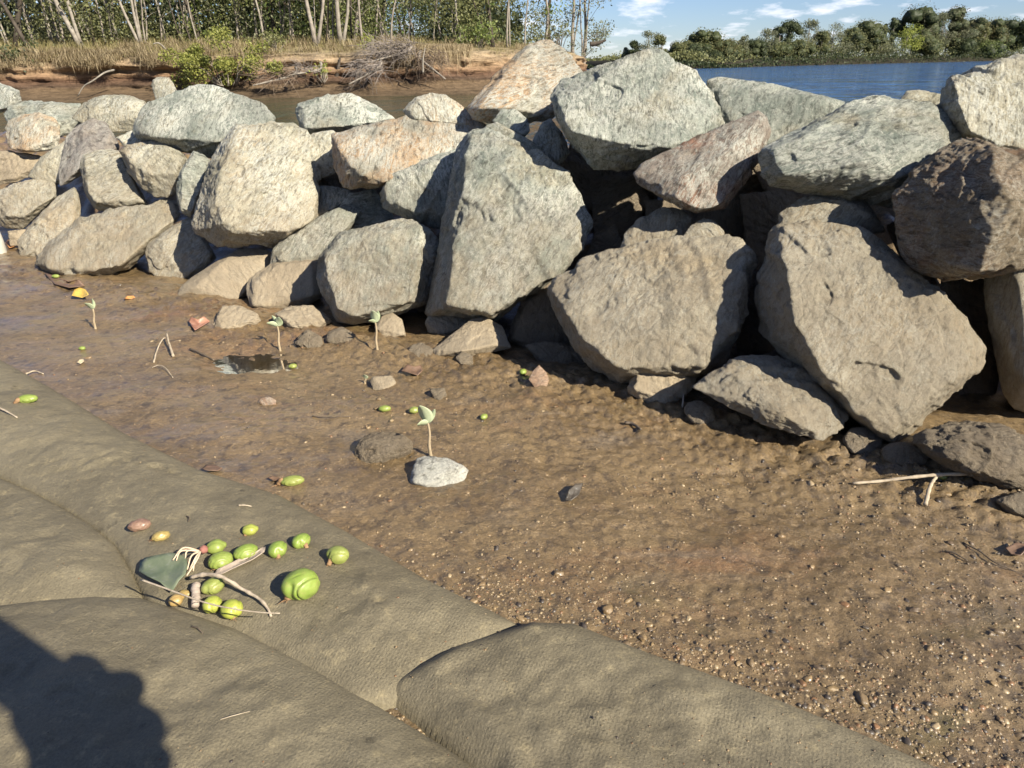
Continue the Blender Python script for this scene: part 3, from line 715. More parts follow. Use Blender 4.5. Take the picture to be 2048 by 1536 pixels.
B('rough dark clod of mud left of the white stone', '703,918 711,886 730,867 757,861 800,864 827,885 832,905 815,917 770,937 730,942 708,932', 'n', soft=14, foot=(765, 925), k=.2, fw=.3, name='mud_clod', cat='clod', group=G2, rough=1.3)
B('white angular stone in the mud in front of a seedling', '818,962 833,917 850,911 895,917 925,930 937,940 926,966 900,980 850,982 825,974', 'w', foot=(872, 968), k=.6, name='stone', cat='stone', group=G2, rough=1.0, sub=5, soft=50)
B('cream stone with a dark wet base at the edge of the mud', '424,650 434,630 446,611 479,611 514,626 522,642 500,658 440,664', 's', foot=(470, 652), name='stone', cat='stone', group=G2)
B('flat buff stone under the blocky boulder', '548,628 578,612 626,611 645,622 664,642 630,664 581,656', 's', foot=(605, 652), name='stone', cat='stone', group=G2)
B('lumpy clod of mud left of the other clod under the blocky boulder', '588,688 600,668 614,658 643,672 648,694 615,700', 'n', soft=14, foot=(618, 694), name='mud_clod', cat='clod', group=G2, rough=1.5)
B('lumpy clod of mud below the blocky boulder', '649,682 657,660 682,652 714,670 704,686 668,690', 'n', soft=14, foot=(680, 684), name='mud_clod', cat='clod', group=G2, rough=1.5)
B('round tan stone half buried beside a seedling under the blocky boulder', '748,655 764,632 785,625 804,639 812,672 771,678', 's', foot=(780, 670), name='stone', cat='stone', group=G2, rough=.6)
B('rounded orange-brown stone in shallow water', '514,806 522,796 538,793 552,800 552,810 530,815', 'k', foot=(533, 810), name='stone', cat='stone', group=G2, rough=.4)
B('flat tan stone beside the pale post at the left edge', '15,462 52,458 50,490 20,492', 's', d=-.04, name='stone', cat='stone', group=G2)


# ------------------------------------------------------------------ geotextile bags
def bag_material():
    k = NT('silted_geotextile')
    tcn = k.n('ShaderNodeTexCoord'); v = tcn.outputs['Object']
    c = k.mix(k.ramp(k.noise(v, 5, 6, 0.6, 0.5), (0.36, 0.0), (0.66, 1.0)), (0.135, 0.113, 0.069), (0.190, 0.161, 0.101))
    c = k.mix(k.ramp(k.noise(v, 2.4, 5, 0.6), (0.54, 0.0), (0.72, 0.5)), c, (0.140, 0.120, 0.075))
    c = k.mix(k.ramp(k.noise(v, 55, 6, 0.7), (0.55, 0.0), (0.68, 0.8)), c, (0.26, 0.215, 0.125))
    c = k.mix(k.ramp(k.noise(v, 28, 7, 0.75), (0.60, 0.0), (0.70, 0.9)), c, (0.07, 0.058, 0.034))
    c = k.mix(0.7, c, k.ramp(k.noise(v, 330, 3, 0.7), (0.30, 0.62), (0.62, 1.15)), 'MULTIPLY')
    k.l(c, k.b.inputs['Base Color'])
    k.l(k.mrange(k.noise(v, 4, 5, 0.6), 0.35, 0.65, 0.48, 0.72), k.b.inputs['Roughness'])
    k.b.inputs['Specular IOR Level'].default_value = 0.5
    dv = k.n('ShaderNodeVectorMath', operation='SCALE'); dv.inputs['Scale'].default_value = 1.0
    k.l(v, dv.inputs[0])
    wv = []
    for ang, sc in ((0.42, 70), (0.42 + 1.5708, 46)):
        w = k.n('ShaderNodeTexWave', wave_type='BANDS'); w.inputs['Scale'].default_value = sc
        w.inputs['Distortion'].default_value = 2.2; w.inputs['Detail'].default_value = 2; w.inputs['Detail Scale'].default_value = 1.5
        k.l(k.mapping(v, (1, 1, 1), (0, 0, ang)), w.inputs['Vector']); wv.append(w.outputs['Fac'])
    weave = k.math('MULTIPLY', wv[0], wv[1])
    wear = k.ramp(k.noise(v, 9, 7, 0.7), (0.40, 0.05), (0.62, 1.0))
    b0 = k.bump(k.math('MULTIPLY', weave, wear), 0.34, 0.0015)
    b1 = k.bump(k.noise(v, 38, 10, 0.78), 0.75, 0.007, b0)
    b2 = k.bump(k.noise(v, 230, 5, 0.7), 0.5, 0.0018, b1)
    k.l(b2, k.b.inputs['Normal'])
    return k.m
BM = bag_material()
BAG_LABEL = {
 'A': 'long silted geotextile sandbag along the mud with the green pods on it',
 'B': 'short bulging geotextile sandbag behind the big dark leaf at the left edge',
 'C': "nearest geotextile sandbag in the lower left corner with the photographer's shadow",
 'D': 'geotextile sandbag at the bottom right with a folded seam along its end'}
for n, (h, r, poly) in BP.items():
    q = poly[(poly[:, 1] > -1.2) & (poly[:, 0] > -3) & (poly[:, 0] < 2.5)]
    x0, y0 = q.min(0) - 0.04; x1, y1 = q.max(0) + 0.04
    st = 0.0075 if n in 'AB' else 0.0065
    xs = np.arange(x0, x1, st); ys = np.arange(max(y0, -0.7), y1, st)
    X, Y = np.meshgrid(xs, ys, indexing='ij')
    Z, d = bag_z(n, X, Y)
    keep = d > -0.035
    idx = -np.ones(X.shape, int)
    fk = keep[:-1, :-1] & keep[1:, :-1] & keep[1:, 1:] & keep[:-1, 1:]
    us = np.zeros(X.shape, bool)
    us[:-1, :-1] |= fk; us[1:, :-1] |= fk; us[1:, 1:] |= fk; us[:-1, 1:] |= fk
    idx[us] = np.arange(us.sum())
    V = np.stack([X[us], Y[us], Z[us]], 1)
    F = np.stack([idx[:-1, :-1][fk], idx[1:, :-1][fk], idx[1:, 1:][fk], idx[:-1, 1:][fk]], 1)
    ob = obj('sandbag', mesh_np('sandbag', V, F), BM)
    tag(ob, BAG_LABEL[n], 'sandbag', 'geotextile sandbags')

# ------------------------------------------------------------------ gravel and pebbles
PEBC = [(0.180, 0.120, 0.058), (0.139, 0.096, 0.051), (0.082, 0.064, 0.043), (0.221, 0.152, 0.078), (0.180, 0.096, 0.043), (0.115, 0.080, 0.047), (0.205, 0.140, 0.066), (0.057, 0.044, 0.033), (0.156, 0.108, 0.055), (0.279, 0.208, 0.117)]
def pebble_material(name, use_island):
    k = NT(name)
    if use_island: f = k.n('ShaderNodeNewGeometry').outputs['Random Per Island']
    else: f = k.n('ShaderNodeObjectInfo').outputs['Random']
    c = k.ramp(f, *[(i / len(PEBC), cc) for i, cc in enumerate(PEBC)])
    for nd in k.t.nodes:
        if nd.type == 'VALTORGB': nd.color_ramp.interpolation = 'CONSTANT'
    tcn = k.n('ShaderNodeTexCoord')
    gp_ = k.n('ShaderNodeNewGeometry').outputs['Position']
    c = k.mix(0.6, c, k.ramp(k.noise(gp_, 160, 4, 0.7), (0.3, 0.6), (0.65, 1.15)), 'MULTIPLY')
    k.l(c, k.b.inputs['Base Color'])
    k.b.inputs['Roughness'].default_value = 0.5
    k.b.inputs['Coat Weight'].default_value = 0.25; k.b.inputs['Coat Roughness'].default_value = 0.2
    k.l(k.bump(k.noise(gp_, 300, 5, 0.7), 0.4, 0.002), k.b.inputs['Normal'])
    return k.m
PM = pebble_material('wet_pebble', False); GMt = pebble_material('wet_gravel', True)
def peb_shape(seed, sub):
    V, F = ico(sub)
    r = 1 + 0.36 * fbm(V * 1.2 + seed * 7.7, 3) + 0.16 * pnoise(V * 2.7 + seed)
    cd = np.random.default_rng(seed).normal(size=(7, 3)); cd /= np.linalg.norm(cd, axis=1)[:, None]
    r = np.minimum(r, (0.80 / np.clip(V @ cd.T, 1e-3, None)).min(1))
    return V * r[:, None] * np.array([1.0, 0.76, 0.55]), F
PROT = [mesh_np('pebble', *peb_shape(i, 3)) for i in range(9)]
for p in PROT: p.materials.append(PM)
def all_sd(X, Y):
    d = np.full(X.shape, -9.0)
    for n in BP: d = np.maximum(d, sdf(BP[n][2], X, Y))
    return d
def scatter(n, seed, edge=False):
    g = np.random.default_rng(seed)
    P = []
    while sum(len(a) for a in P) < n:
        r = np.exp(g.uniform(np.log(0.5), np.log(3.2), 20000)); a = np.radians(g.uniform(-42, 54, 20000))
        x = r * np.sin(a); y = r * np.cos(a)
        d = all_sd(x, y); s = behind(x, y)
        ok = (d < 0.004) & (s < 0.05)
        w = np.exp(d / 0.07) * smooth(-0.25, 0.10, x) * 1.6 + smooth(0.15, 0.9, x - 0.55 * (y - 0.75)) * 0.6 + 0.05 + 0.30 * smooth(0.1, .5, fbm(np.stack([x * 3, y * 3, x * 0], 1), 2))
        ok &= g.uniform(0, 1, len(x)) < w
        P.append(np.stack([x[ok], y[ok]], 1))
    P = np.concatenate(P)[:n]
    return P, g
P, g = scatter(11000, 21)
Z = mud_z(P[:, 0], P[:, 1])
sz = np.minimum(g.lognormal(np.log(0.0021), 0.55, len(P)), 0.0065)
mb = MB()
shp = [peb_shape(30 + i, 1) for i in range(10)]
for i in range(len(P)):
    V, F = shp[i % 10]
    a = g.uniform(0, 6.28); c, s_ = cos(a), sin(a)
    Q = V * sz[i]
    Q = np.stack([Q[:, 0] * c - Q[:, 1] * s_, Q[:, 0] * s_ + Q[:, 1] * c, Q[:, 2]], 1)
    mb.add(Q + np.array([P[i, 0], P[i, 1], Z[i] + sz[i] * -0.22]), F)
kind(obj('gravel', mb.mesh('gravel'), GMt), 'stuff')
P, g = scatter(285, 5)
Z = mud_z(P[:, 0], P[:, 1])
PL = {0: 'tiny wet pebble in the gravel along the edge of the near sandbags', 1: 'wet pebble lying loose on the brown mud in the middle', 2: 'small pebble on the mud close to the foot of the rock wall', 3: 'pebble in the coarse wet gravel at the right side'}
PG = {0: 'pebbles along the sandbag edge', 1: 'pebbles loose on the mud', 2: 'pebbles near the rock wall', 3: 'pebbles at the right side'}
D_ = all_sd(P[:, 0], P[:, 1])
for i in range(len(P)):
    o = bpy.data.objects.new('pebble', PROT[i % 9]); COL.objects.link(o)
    s_ = min(0.0105, g.lognormal(math.log(0.0044), 0.42))
    o.scale = (s_, s_ * g.uniform(.8, 1.1), s_ * g.uniform(.8, 1.1)); o.rotation_euler = (g.uniform(-.4, .4), g.uniform(-.4, .4), g.uniform(0, 6.28))
    o.location = (P[i, 0], P[i, 1], Z[i] - s_ * 0.12)
    c = 0 if D_[i] > -0.10 else 2 if behind(P[i, 0], P[i, 1]) > -0.28 else 3 if P[i, 0] > 0.35 else 1
    tag(o, PL[c], 'pebble', PG[c])

# grit and flakes stuck to the bags
g = np.random.default_rng(31); mb = MB(); cnt = 0
r = np.exp(g.uniform(np.log(0.45), np.log(2.4), 6000)); a = np.radians(g.uniform(-42, 38, 6000)); x = r * np.sin(a); y = r * np.cos(a)
zb = np.full(len(x), -1.0); db = np.full(len(x), -1.0)
for n in BP:
    z_, d_ = bag_z(n, x[None], y[None]); zb = np.maximum(zb, np.where(d_[0] > 0.01, z_[0], -1)); db = np.maximum(db, d_[0])
cl_ = fbm(np.stack([x * 6, y * 6, x * 0], 1), 3)
for i in np.nonzero((zb > 0) & (cl_ + g.uniform(-.3, .3, len(x)) > 0.12))[0][:1400]:
    V, F = shp[i % 10]; s_ = min(.0028, g.lognormal(math.log(.0009), .5)); a_ = g.uniform(0, 6.28)
    Q = V * s_ * np.array([1, 1, .6]); Q = np.stack([Q[:, 0] * cos(a_) - Q[:, 1] * sin(a_), Q[:, 0] * sin(a_) + Q[:, 1] * cos(a_), Q[:, 2]], 1)
    mb.add(Q + np.array([x[i], y[i], zb[i]]), F)
kind(obj('sandbag_grit', mb.mesh('sandbag_grit'), GMt), 'stuff')

# ------------------------------------------------------------------ mangrove pods
def pod_mat(name, a, b, tip):
    k = NT(name)
    tcn = k.n('ShaderNodeTexCoord'); v = tcn.outputs['Object']
    sepn = k.n('ShaderNodeSeparateXYZ'); k.l(v, sepn.inputs[0])
    c = k.mix(k.ramp(k.noise(v, 55, 5, 0.6), (0.35, 0.0), (0.65, 1.0)), a, b)
    c = k.mix(k.ramp(k.noise(v, 130, 5, 0.7), (0.56, 0.0), (0.70, 0.75)), c, tip)
    oi = k.n('ShaderNodeObjectInfo'); c = k.mix(k.math('MULTIPLY', oi.outputs['Random'], 0.55), c, (0.21, 0.235, 0.06) if name != 'brown_pod' else (0.2, 0.13, 0.09))
    c = k.mix(k.ramp(k.noise(v, 420, 3, 0.6), (0.66, 0.0), (0.72, 0.7)), c, (0.12, 0.085, 0.04))
    k.l(c, k.b.inputs['Base Color'])
    k.b.inputs['Roughness'].default_value = 0.42
    k.b.inputs['Subsurface Weight'].default_value = 0.08
    k.b.inputs['Subsurface Radius'].default_value = (0.004, 0.006, 0.002)
    k.l(k.bump(k.noise(v, 260, 4, 0.6), 0.15, 0.001), k.b.inputs['Normal'])
    return k.m
PODM = {'green': pod_mat('green_pod', (0.145, 0.215, 0.032), (0.215, 0.275, 0.058), (0.24, 0.23, 0.075)),
        'yellow': pod_mat('yellow_green_pod', (0.25, 0.29, 0.035), (0.34, 0.35, 0.065), (0.28, 0.25, 0.07)),
        'olive': pod_mat('olive_pod', (0.165, 0.205, 0.045), (0.24, 0.26, 0.07), (0.20, 0.15, 0.06)),
        'brown': pod_mat('brown_pod', (0.15, 0.085, 0.06), (0.25, 0.16, 0.11), (0.10, 0.06, 0.05)),
        'tan': pod_mat('tan_pod', (0.28, 0.18, 0.065), (0.37, 0.25, 0.10), (0.20, 0.12, 0.055)),
        'cream': pod_mat('pale_pod', (0.45, 0.42, 0.27), (0.55, 0.52, 0.36), (0.4, 0.36, 0.25))}
RADM = simple_mat('brown_root_tip', (0.16, 0.09, 0.045), (0.30, 0.19, 0.10), 120, 0.8, 0.2, 0.4)
INNER = simple_mat('pale_inner_leaf', (0.40, 0.50, 0.14), (0.50, 0.58, 0.20), 60, 0.5)
def make_pod(label, u, v, wpx, ratio=0.8, mat='green', style='fold', ang=0.0, root=None, lift=0.0, cat='pod', hi=True, name='mangrove_pod', group='mangrove pods on the sandbag'):
    p = sp(u, v + 0.25 * wpx * ratio)
    m_ = mpp(p); w = wpx * m_ * 0.5
    t = thing(name, label, cat, tuple(p), group)
    V, F = ico(5 if wpx > 60 else 4 if hi else 3)
    # long axis x, thickness z
    th = np.arctan2(V[:, 1], V[:, 2]); lon = V[:, 0]
    r = np.ones(len(V))
    if style == 'fold':            # two seed leaves folded on each other: a deep seam round one side and a rim
        dv_ = np.array([0.50, -0.78, -0.12]); dv_ /= np.linalg.norm(dv_)
        q = V @ dv_ + 0.10 * np.sin(2.5 * V[:, 2] + 1.5 * V[:, 0] + ang)
        r -= 0.15 * np.exp(-((q - 0.60) / 0.045) ** 2) * smooth(-0.75, -0.3, V[:, 2])
        r += 0.05 * np.exp(-((q - 0.74) / 0.10) ** 2) - 0.03 * smooth(0.2, 0.55, q)
        r -= 0.22 * np.exp(-(((V[:, 0] + 0.62) ** 2 + (V[:, 1] + 0.66) ** 2) / 0.045))
        r -= 0.07 * np.exp(-(((V[:, 0] + 0.15) / 0.30) ** 2 + ((V[:, 1] + 0.18) / 0.05) ** 2)) * smooth(0.3, .8, V[:, 2])
    elif style == 'rib':
        q = V[:, 1] * 3.3 + 0.8 * V[:, 0] ** 2 + 0.4
        fade = smooth(0.55, -0.1, V[:, 1]) if wpx > 30 else 1.0
        r -= 0.10 * fade * smooth(0.75, 0.2, V[:, 1]) * np.exp(-((np.abs((q % 1.0) - 0.5)) / 0.13) ** 2) * smooth(1.0, 0.72, np.abs(V[:, 0]))
        r += 0.015 * np.cos(q * 2 * pi) * fade
    elif style == 'tear':
        r *= 1 - 0.30 * smooth(-0.2, 1.0, V[:, 0]); r[:] += 0.10 * smooth(0.7, 1.0, V[:, 0])
        q = V[:, 1] + 0.3 * V[:, 0]
        r -= 0.10 * np.exp(-((q + 0.35) / 0.06) ** 2)
    elif style == 'shrivel':
        r += 0.12 * ridged(V * 1.8 + ang * 3, 2) - 0.06
    r += 0.05 * fbm(V * 1.3 + ang * 5 + u, 2)
    Q = V * r[:, None] * np.array([w, w * ratio, w * min(0.95, ratio) * 0.84])
    c_, s_ = cos(ang), sin(ang)
    Q = np.stack([Q[:, 0] * c_ - Q[:, 1] * s_, Q[:, 0] * s_ + Q[:, 1] * c_, Q[:, 2]], 1)
    obj('pod_body', mesh_np('pod_body', Q, F), PODM[mat], t, (0, 0, w * min(.95, ratio) * 0.68 + lift))
    if root is not None:
        du, dv, ln = root
        e = np.array([du, -dv * 0.6, 0]) / math.hypot(du, dv)
        a = e * w * 0.75 + np.array([0, 0, w * 0.5 + lift]); b = e * (w * 0.8 + ln * m_) + np.array([0, 0, w * 0.12 + lift])
        pts = spline([a, (a + b) / 2 + np.array([0, 0, w * .1]), b], 7)
        Vt, Ft = tube(pts, np.linspace(w * 0.20, w * 0.26, 7) * (1 + 0.2 * np.sin(np.arange(7))), 8)
        mbr = MB(); mbr.add(Vt, Ft)
        for q in range(9):
            d = e * 0.6 + rng.normal(size=3) * 0.5; d[2] = -abs(d[2]) * .4
            Vh, Fh = tube(np.array([b, b + d * w * 0.22, b + d * w * 0.38]), [w * .045, w * .03, w * .01], 4); mbr.add(Vh, Fh)
        obj('root_tip', mbr.mesh('root_tip'), RADM, t)
    return t
make_pod('largest round green pod, folded, right of the twigs', 604, 1171, 74, 0.93, 'green', 'fold', 0.4, (-20, 24, 6))
make_pod('smooth bright green pod topmost in the left cluster', 437, 1094, 42, 0.82, 'green', 'tear', 0.5)
make_pod('ribbed green pod with a brown tip below the topmost one of the cluster', 443, 1122, 48, 0.82, 'green', 'rib', 0.45, (-8, 20, 4))
make_pod('pale green pod with bold ribs beside the bark strip', 493, 1105, 47, 0.74, 'green', 'rib', 0.62, (-10, 18, 5))
make_pod('smooth oval green pod with a torn brown root at the end of the bark strip', 557, 1100, 41, 0.88, 'green', 'fold', 1.2, (4, 22, 8))
make_pod('green pod with a frayed root, second from the right', 604, 1083, 40, 0.82, 'green', 'fold', 0.9, (12, 18, 7))
make_pod('dull olive pod with a forked brown root, rightmost of the pods', 677, 1111, 46, 0.88, 'olive', 'fold', -0.3, (-12, 22, 14))
make_pod('yellow-green teardrop pod lying apart at the top', 504, 1060, 35, 0.75, 'yellow', 'tear', 0.35, (-10, 16, 5))
make_pod('brown bean-like pod with an open pale end, leftmost', 281, 1051, 40, 0.66, 'brown', 'shrivel', 0.3)
make_pod('shrivelled yellow and brown pod beside the bean-like one', 323, 1073, 32, 0.66, 'tan', 'shrivel', 0.5, (-14, 8, 6))
make_pod('olive pod lying under the knobbly twig', 428, 1173, 46, 0.80, 'olive', 'fold', 0.6)
make_pod('yellow-green pod under the thin straight stick', 427, 1210, 39, 0.95, 'yellow', 'fold', 1.0)
make_pod('yellow-green pod with a brown foot, lowest of the cluster', 466, 1219, 44, 0.98, 'yellow', 'fold', 1.5, (5, 20, 4))
make_pod('tan withered pod at the tip of the big leaf', 356, 1200, 33, 0.82, 'tan', 'tear', 0.8)
make_pod('small orange-brown shell piece above the withered tan pod', 371, 1187, 26, 0.55, 'tan', 'shrivel', -0.3)
make_pod('striped pale green pod lying at the edge of the sandbag', 586, 962, 46, 0.52, 'olive', 'rib', 0.18, (-22, 3, 10))
make_pod('lone green ribbed pod with an orange root on the bag at the left edge', 57, 799, 38, 0.55, 'green', 'rib', 0.15, (-12, 12, 12))
MP = 'small pods out on the mud'
for (lab, u, v, w, ra, mt, st, an) in (
  ('tiny green pod in the wet sheen at the left', 165, 697, 13, .7, 'green', 'fold', .2), ('dark-striped green pod in shallow water left of the tallest seedling', 770, 818, 25, .62, 'green', 'rib', .1),
  ('striped pod half hidden behind the tallest seedling', 829, 821, 22, .75, 'olive', 'rib', .4), ('little green pod on its own right of the tallest seedling', 968, 834, 18, .75, 'green', 'rib', .9),
  ('dark green pod beside the pink pointed stone', 1046, 743, 17, .85, 'green', 'rib', 1.2),
  ('olive pod touching the forked stick at the right', 1888, 954, 24, .62, 'olive', 'rib', 0),
  ('yellow sprouting pod at the foot of the low brown boulder', 1525, 842, 16, .9, 'yellow', 'fold', .5), ('small green pod at the tip of the upright boulder', 1762, 872, 14, .6, 'green', 'fold', .2),
  ('green pod on the mud below the long low boulder', 112, 553, 15, .6, 'green', 'fold', .1), ('greenish pod in the shallow pool', 586, 733, 17, .7, 'olive', 'fold', .3)):
    make_pod(lab, u, v, w, ra, mt, st, an, None, 0.0, hi=False, group=MP)

# ------------------------------------------------------------------ litter on the bags: leaf, bark, twigs
BARK = simple_mat('grey_twig_bark', (0.26, 0.21, 0.155), (0.44, 0.37, 0.28), 90, 0.8, 0.2, 0.5, 0.002)
BARKD = simple_mat('dark_wet_twig', (0.06, 0.045, 0.03), (0.13, 0.10, 0.07), 90, 0.5, 0.4, 0.5, 0.002)
PALEW = simple_mat('pale_dead_wood', (0.27, 0.22, 0.155), (0.42, 0.35, 0.26), 80, 0.75, 0.2, 0.4, 0.002)
GREYB = simple_mat('grey_bark_strip', (0.27, 0.215, 0.17), (0.42, 0.35, 0.285), 70, 0.85, 0.2, 0.7, 0.003)
def lay(label, cat, pts, wpx, mat, lift=None, n=26, name='twig', group=None, taper=0.6, knots=0, seg=8, absz=None):
    P = []
    for i, q in enumerate(pts):
        P.append(gp(q[0], q[1], absz[0] + (absz[1] - absz[0]) * i / (len(pts) - 1)) if absz else sp(q[0], q[1]) + np.array([0, 0, q[2] if len(q) > 2 else 0.0]))
    m_ = mpp(P[0]); R = wpx * m_ * .5
    C = spline(P, n); C[:, 2] += R * 0.8
    C += 0.25 * R * np.stack([fbm(np.stack([np.arange(n) * .35, np.full(n, wpx), np.full(n, k * 9.)], 1), 2) for k in range(3)], 1)
    rr = R * np.linspace(1, taper, n)
    for k in range(knots):
        j = int((k + 1) * n / (knots + 1)); rr[max(0, j - 1):j + 1] *= 1.35
    o0 = C[0].copy()
    ob = obj(name, mesh_np(name, *tube(C - o0, rr, seg)), mat, None, tuple(o0))
    return tag(ob, label, cat, group)
lay('knobbly grey twig lying over the pods', 'twig', [(386, 1171, .012), (415, 1177, .022), (450, 1184, .024), (486, 1194, .012), (520, 1207, .006), (536, 1222, .002), (543, 1236)], 8, BARK, knots=5, n=40)
lay('thin straight brown stick lying across the lowest pods', 'twig', [(283, 1161, .012), (345, 1183, .018), (406, 1205, .027), (466, 1219, .034), (520, 1226, .012), (560, 1228, .004)], 4, BARK, n=36, absz=(.079, .082))
lay('grey-purple dry capsule between the tan and yellow-green pods', 'seed capsule', [(394, 1180, .004), (394, 1200, .004), (393, 1222, .004)], 18, GREYB, name='seed_capsule', n=20, taper=.8, seg=12)
def sheet(name, label, cat, outline, mat, lift=0.004, curl=0.006, mid=True, group=None, parent=None, zadd=None, cells=14):
    """a thin leaf or bark piece draped on what lies under it"""
    o = px(outline); c = o[:, :2].mean(0)
    P = []
    base = sp(*c)
    m_ = mpp(base)
    for q in o:
        z = sp(q[0], q[1]); P.append(z + np.array([0, 0, lift + (q[2] if o.shape[1] > 2 else 0)]))
    P = np.array(P); cen = P.mean(0); rings = 5
    V = [cen]; n = len(P)
    for k in range(1, rings + 1):
        t = k / rings
        q = cen + (P - cen) * t
        q[:, 2] += curl * (t * t - 0.3) + 0.0012 * pnoise(np.stack([q[:, 0] * 80, q[:, 1] * 80, q[:, 0] * 0 + 3.1], 1))
        V += list(q)
    F = []
    for j in range(n): F.append((0, 1 + j, 1 + (j + 1) % n))
    for k in range(rings - 1):
        for j in range(n):
            a = 1 + k * n + j; b = 1 + k * n + (j + 1) % n
            F += [(a, a + n, b + n), (a, b + n, b)]
    me = mesh_np(name, np.array(V) - base, np.array(F))
    ob = obj(name, me, mat, parent, tuple(base))
    sm = ob.modifiers.new('thick', 'SOLIDIFY'); sm.thickness = 0.0012; sm.offset = 0
    if label: tag(ob, label, cat, group)
    return ob
def leafy(name, c1, c2, vein, sc=1.0, spots=(0.3, 0.3, 0.28)):
    k = NT(name); tcn = k.n('ShaderNodeTexCoord'); v = tcn.outputs['Object']
    c = k.mix(k.ramp(k.noise(v, 40 * sc, 5, 0.6), (0.35, 0.0), (0.65, 1.0)), c1, c2)
    c = k.mix(k.ramp(k.noise(v, 120 * sc, 6, 0.7), (0.56, 0.0), (0.70, 0.7)), c, spots)
    k.l(c, k.b.inputs['Base Color']); k.b.inputs['Roughness'].default_value = 0.5
    k.l(k.bump(k.noise(v, 90 * sc, 5, 0.6), 0.35, 0.003), k.b.inputs['Normal'])
    return k.m
LDG = leafy('dull_green_leaf', (0.095, 0.120, 0.07), (0.135, 0.155, 0.10), None, 1, (0.20, 0.21, 0.18))
bl = sheet('broad_leaf', 'big dull dark green leaf with grey bloom left of the pods', 'leaf', '282,1158 285,1140 294,1131 318,1126 346,1121 362,1124 376,1131 379,1148 374,1165 362,1177 346,1196,-.004 325,1183,.002 300,1172,.004', LDG, 0.010, 0.006)
LYM = leafy('yellow_fallen_leaf', (0.42, 0.27, 0.05), (0.52, 0.36, 0.09), None, 1, (0.3, 0.16, 0.05))
LOR = leafy('orange_fallen_leaf', (0.42, 0.17, 0.05), (0.52, 0.25, 0.08), None)
LBR = leafy('brown_fallen_leaf', (0.11, 0.068, 0.042), (0.17, 0.105, 0.068), None, 1, (0.07, 0.045, 0.03))
LDK = leafy('dark_wet_leaf', (0.035, 0.028, 0.02), (0.06, 0.048, 0.035), None)
LRD = leafy('red_brown_fallen_leaf', (0.23, 0.10, 0.06), (0.33, 0.17, 0.11), None)
LCR = leafy('bleached_fallen_leaf', (0.42, 0.34, 0.20), (0.54, 0.45, 0.30), None)
sheet('bark_strip', 'strip of grey bark lying diagonally between the pods', 'bark strip', '432,1157 436,1148 460,1137 485,1124 508,1115 524,1105 533,1103 530,1113 508,1127 480,1140 455,1152 441,1159', GREYB, 0.006, 0.003)
FL = 'fallen leaves on the mud and bags'
for lab, ol, mt, cu in (
  ('yellow leaf curled up on the mud behind the leftmost seedling', '146,601,.006 152,594,.012 163,590,.016 174,593,.014 180,600,.008 166,602', LYM, .012),
  ('orange leaf lying flat right of the yellow leaf', '248,598 255,595 268,594 271,598 264,601 250,601', LOR, .003),
  ('red-brown leaf at the edge of the shallow pool', '378,650 385,646,.01 398,650,.008 410,644,.01 421,648 405,658 391,666', LRD, .008),
  ('pale bleached leaf on the mud at the left', '155,729 160,723 168,722 169,726 162,731', LCR, .004),
  ('brown curled leaf right of the oblong cream stone', '803,748 815,741,.008 830,744,.006 843,741,.008 846,747 836,757 818,752', LBR, .008),
  ('orange leaf by the foot of the pale post at the left edge', '12,489 20,485,.01 31,489,.008 33,496 20,500', LOR, .008),
  ('brown leaf lying on the sandbag above the pods', '403,938 413,934 430,934 446,941 437,945 415,943', LBR, .003),
  ('flat brown leaf beside the striped pod on the sandbag edge', '536,961 545,957 560,960 563,964 548,966', LBR, .004),
  ('brown leaf on the mud at the right edge', '2008,1103 2030,1098,.006 2055,1106,.006 2040,1118 2020,1116', LBR, .006),
  ('dark leaf standing in the mud right of the white stone', '1130,1006 1137,995,.012 1150,985,.014 1166,980,.010 1158,993 1143,1005', LDK, .002),
  ('grey-brown leaf stuck to the mud at the far left', '88,548 110,556 140,570 160,566 170,572 140,580 110,572', LBR, .006)):
    sheet('fallen_leaf', lab, 'leaf', ol, mt, 0.003, cu, group=FL)
# dried flower stalk: head and cream ribs
hd = sp(404, 1116, 0.012)
fs_ = thing('dried_calyx', 'dried calyx with a reddish head and cream ribs over the big leaf', 'seed head', tuple(hd))
CRM = simple_mat('cream_rib', (0.50, 0.36, 0.24), (0.62, 0.50, 0.36), 60, 0.6, 0.3, 0.2)
RDH = simple_mat('reddish_stalk', (0.22, 0.09, 0.07), (0.32, 0.15, 0.12), 80, 0.7, 0.2, 0.4)
e0 = sp(418, 1108, .012)
obj('stalk_head', mesh_np('stalk_head', *tube(spline([e0 - hd, (e0 - hd) * .5, np.zeros(3)], 8), np.array([.3, .8, 1, 1.1, 1.05, 1, .9, .7]) * 8 * mpp(hd), 10)), RDH, fs_)
for (a, b) in (((372, 1118), (349, 1135)), ((368, 1124), (356, 1136)), ((380, 1124), (374, 1133)), ((388, 1134), (378, 1154)), ((396, 1138), (381, 1158)), ((399, 1142), (377, 1166)), ((394, 1148), (390, 1157))):
    q = [np.zeros(3), sp(a[0], a[1], .020) - hd, sp(b[0], b[1], .013) - hd]
    obj('calyx_rib', mesh_np('calyx_rib', *tube(spline(q, 12), np.linspace(2.2, 1.3, 12) * mpp(hd), 5)), CRM, fs_)
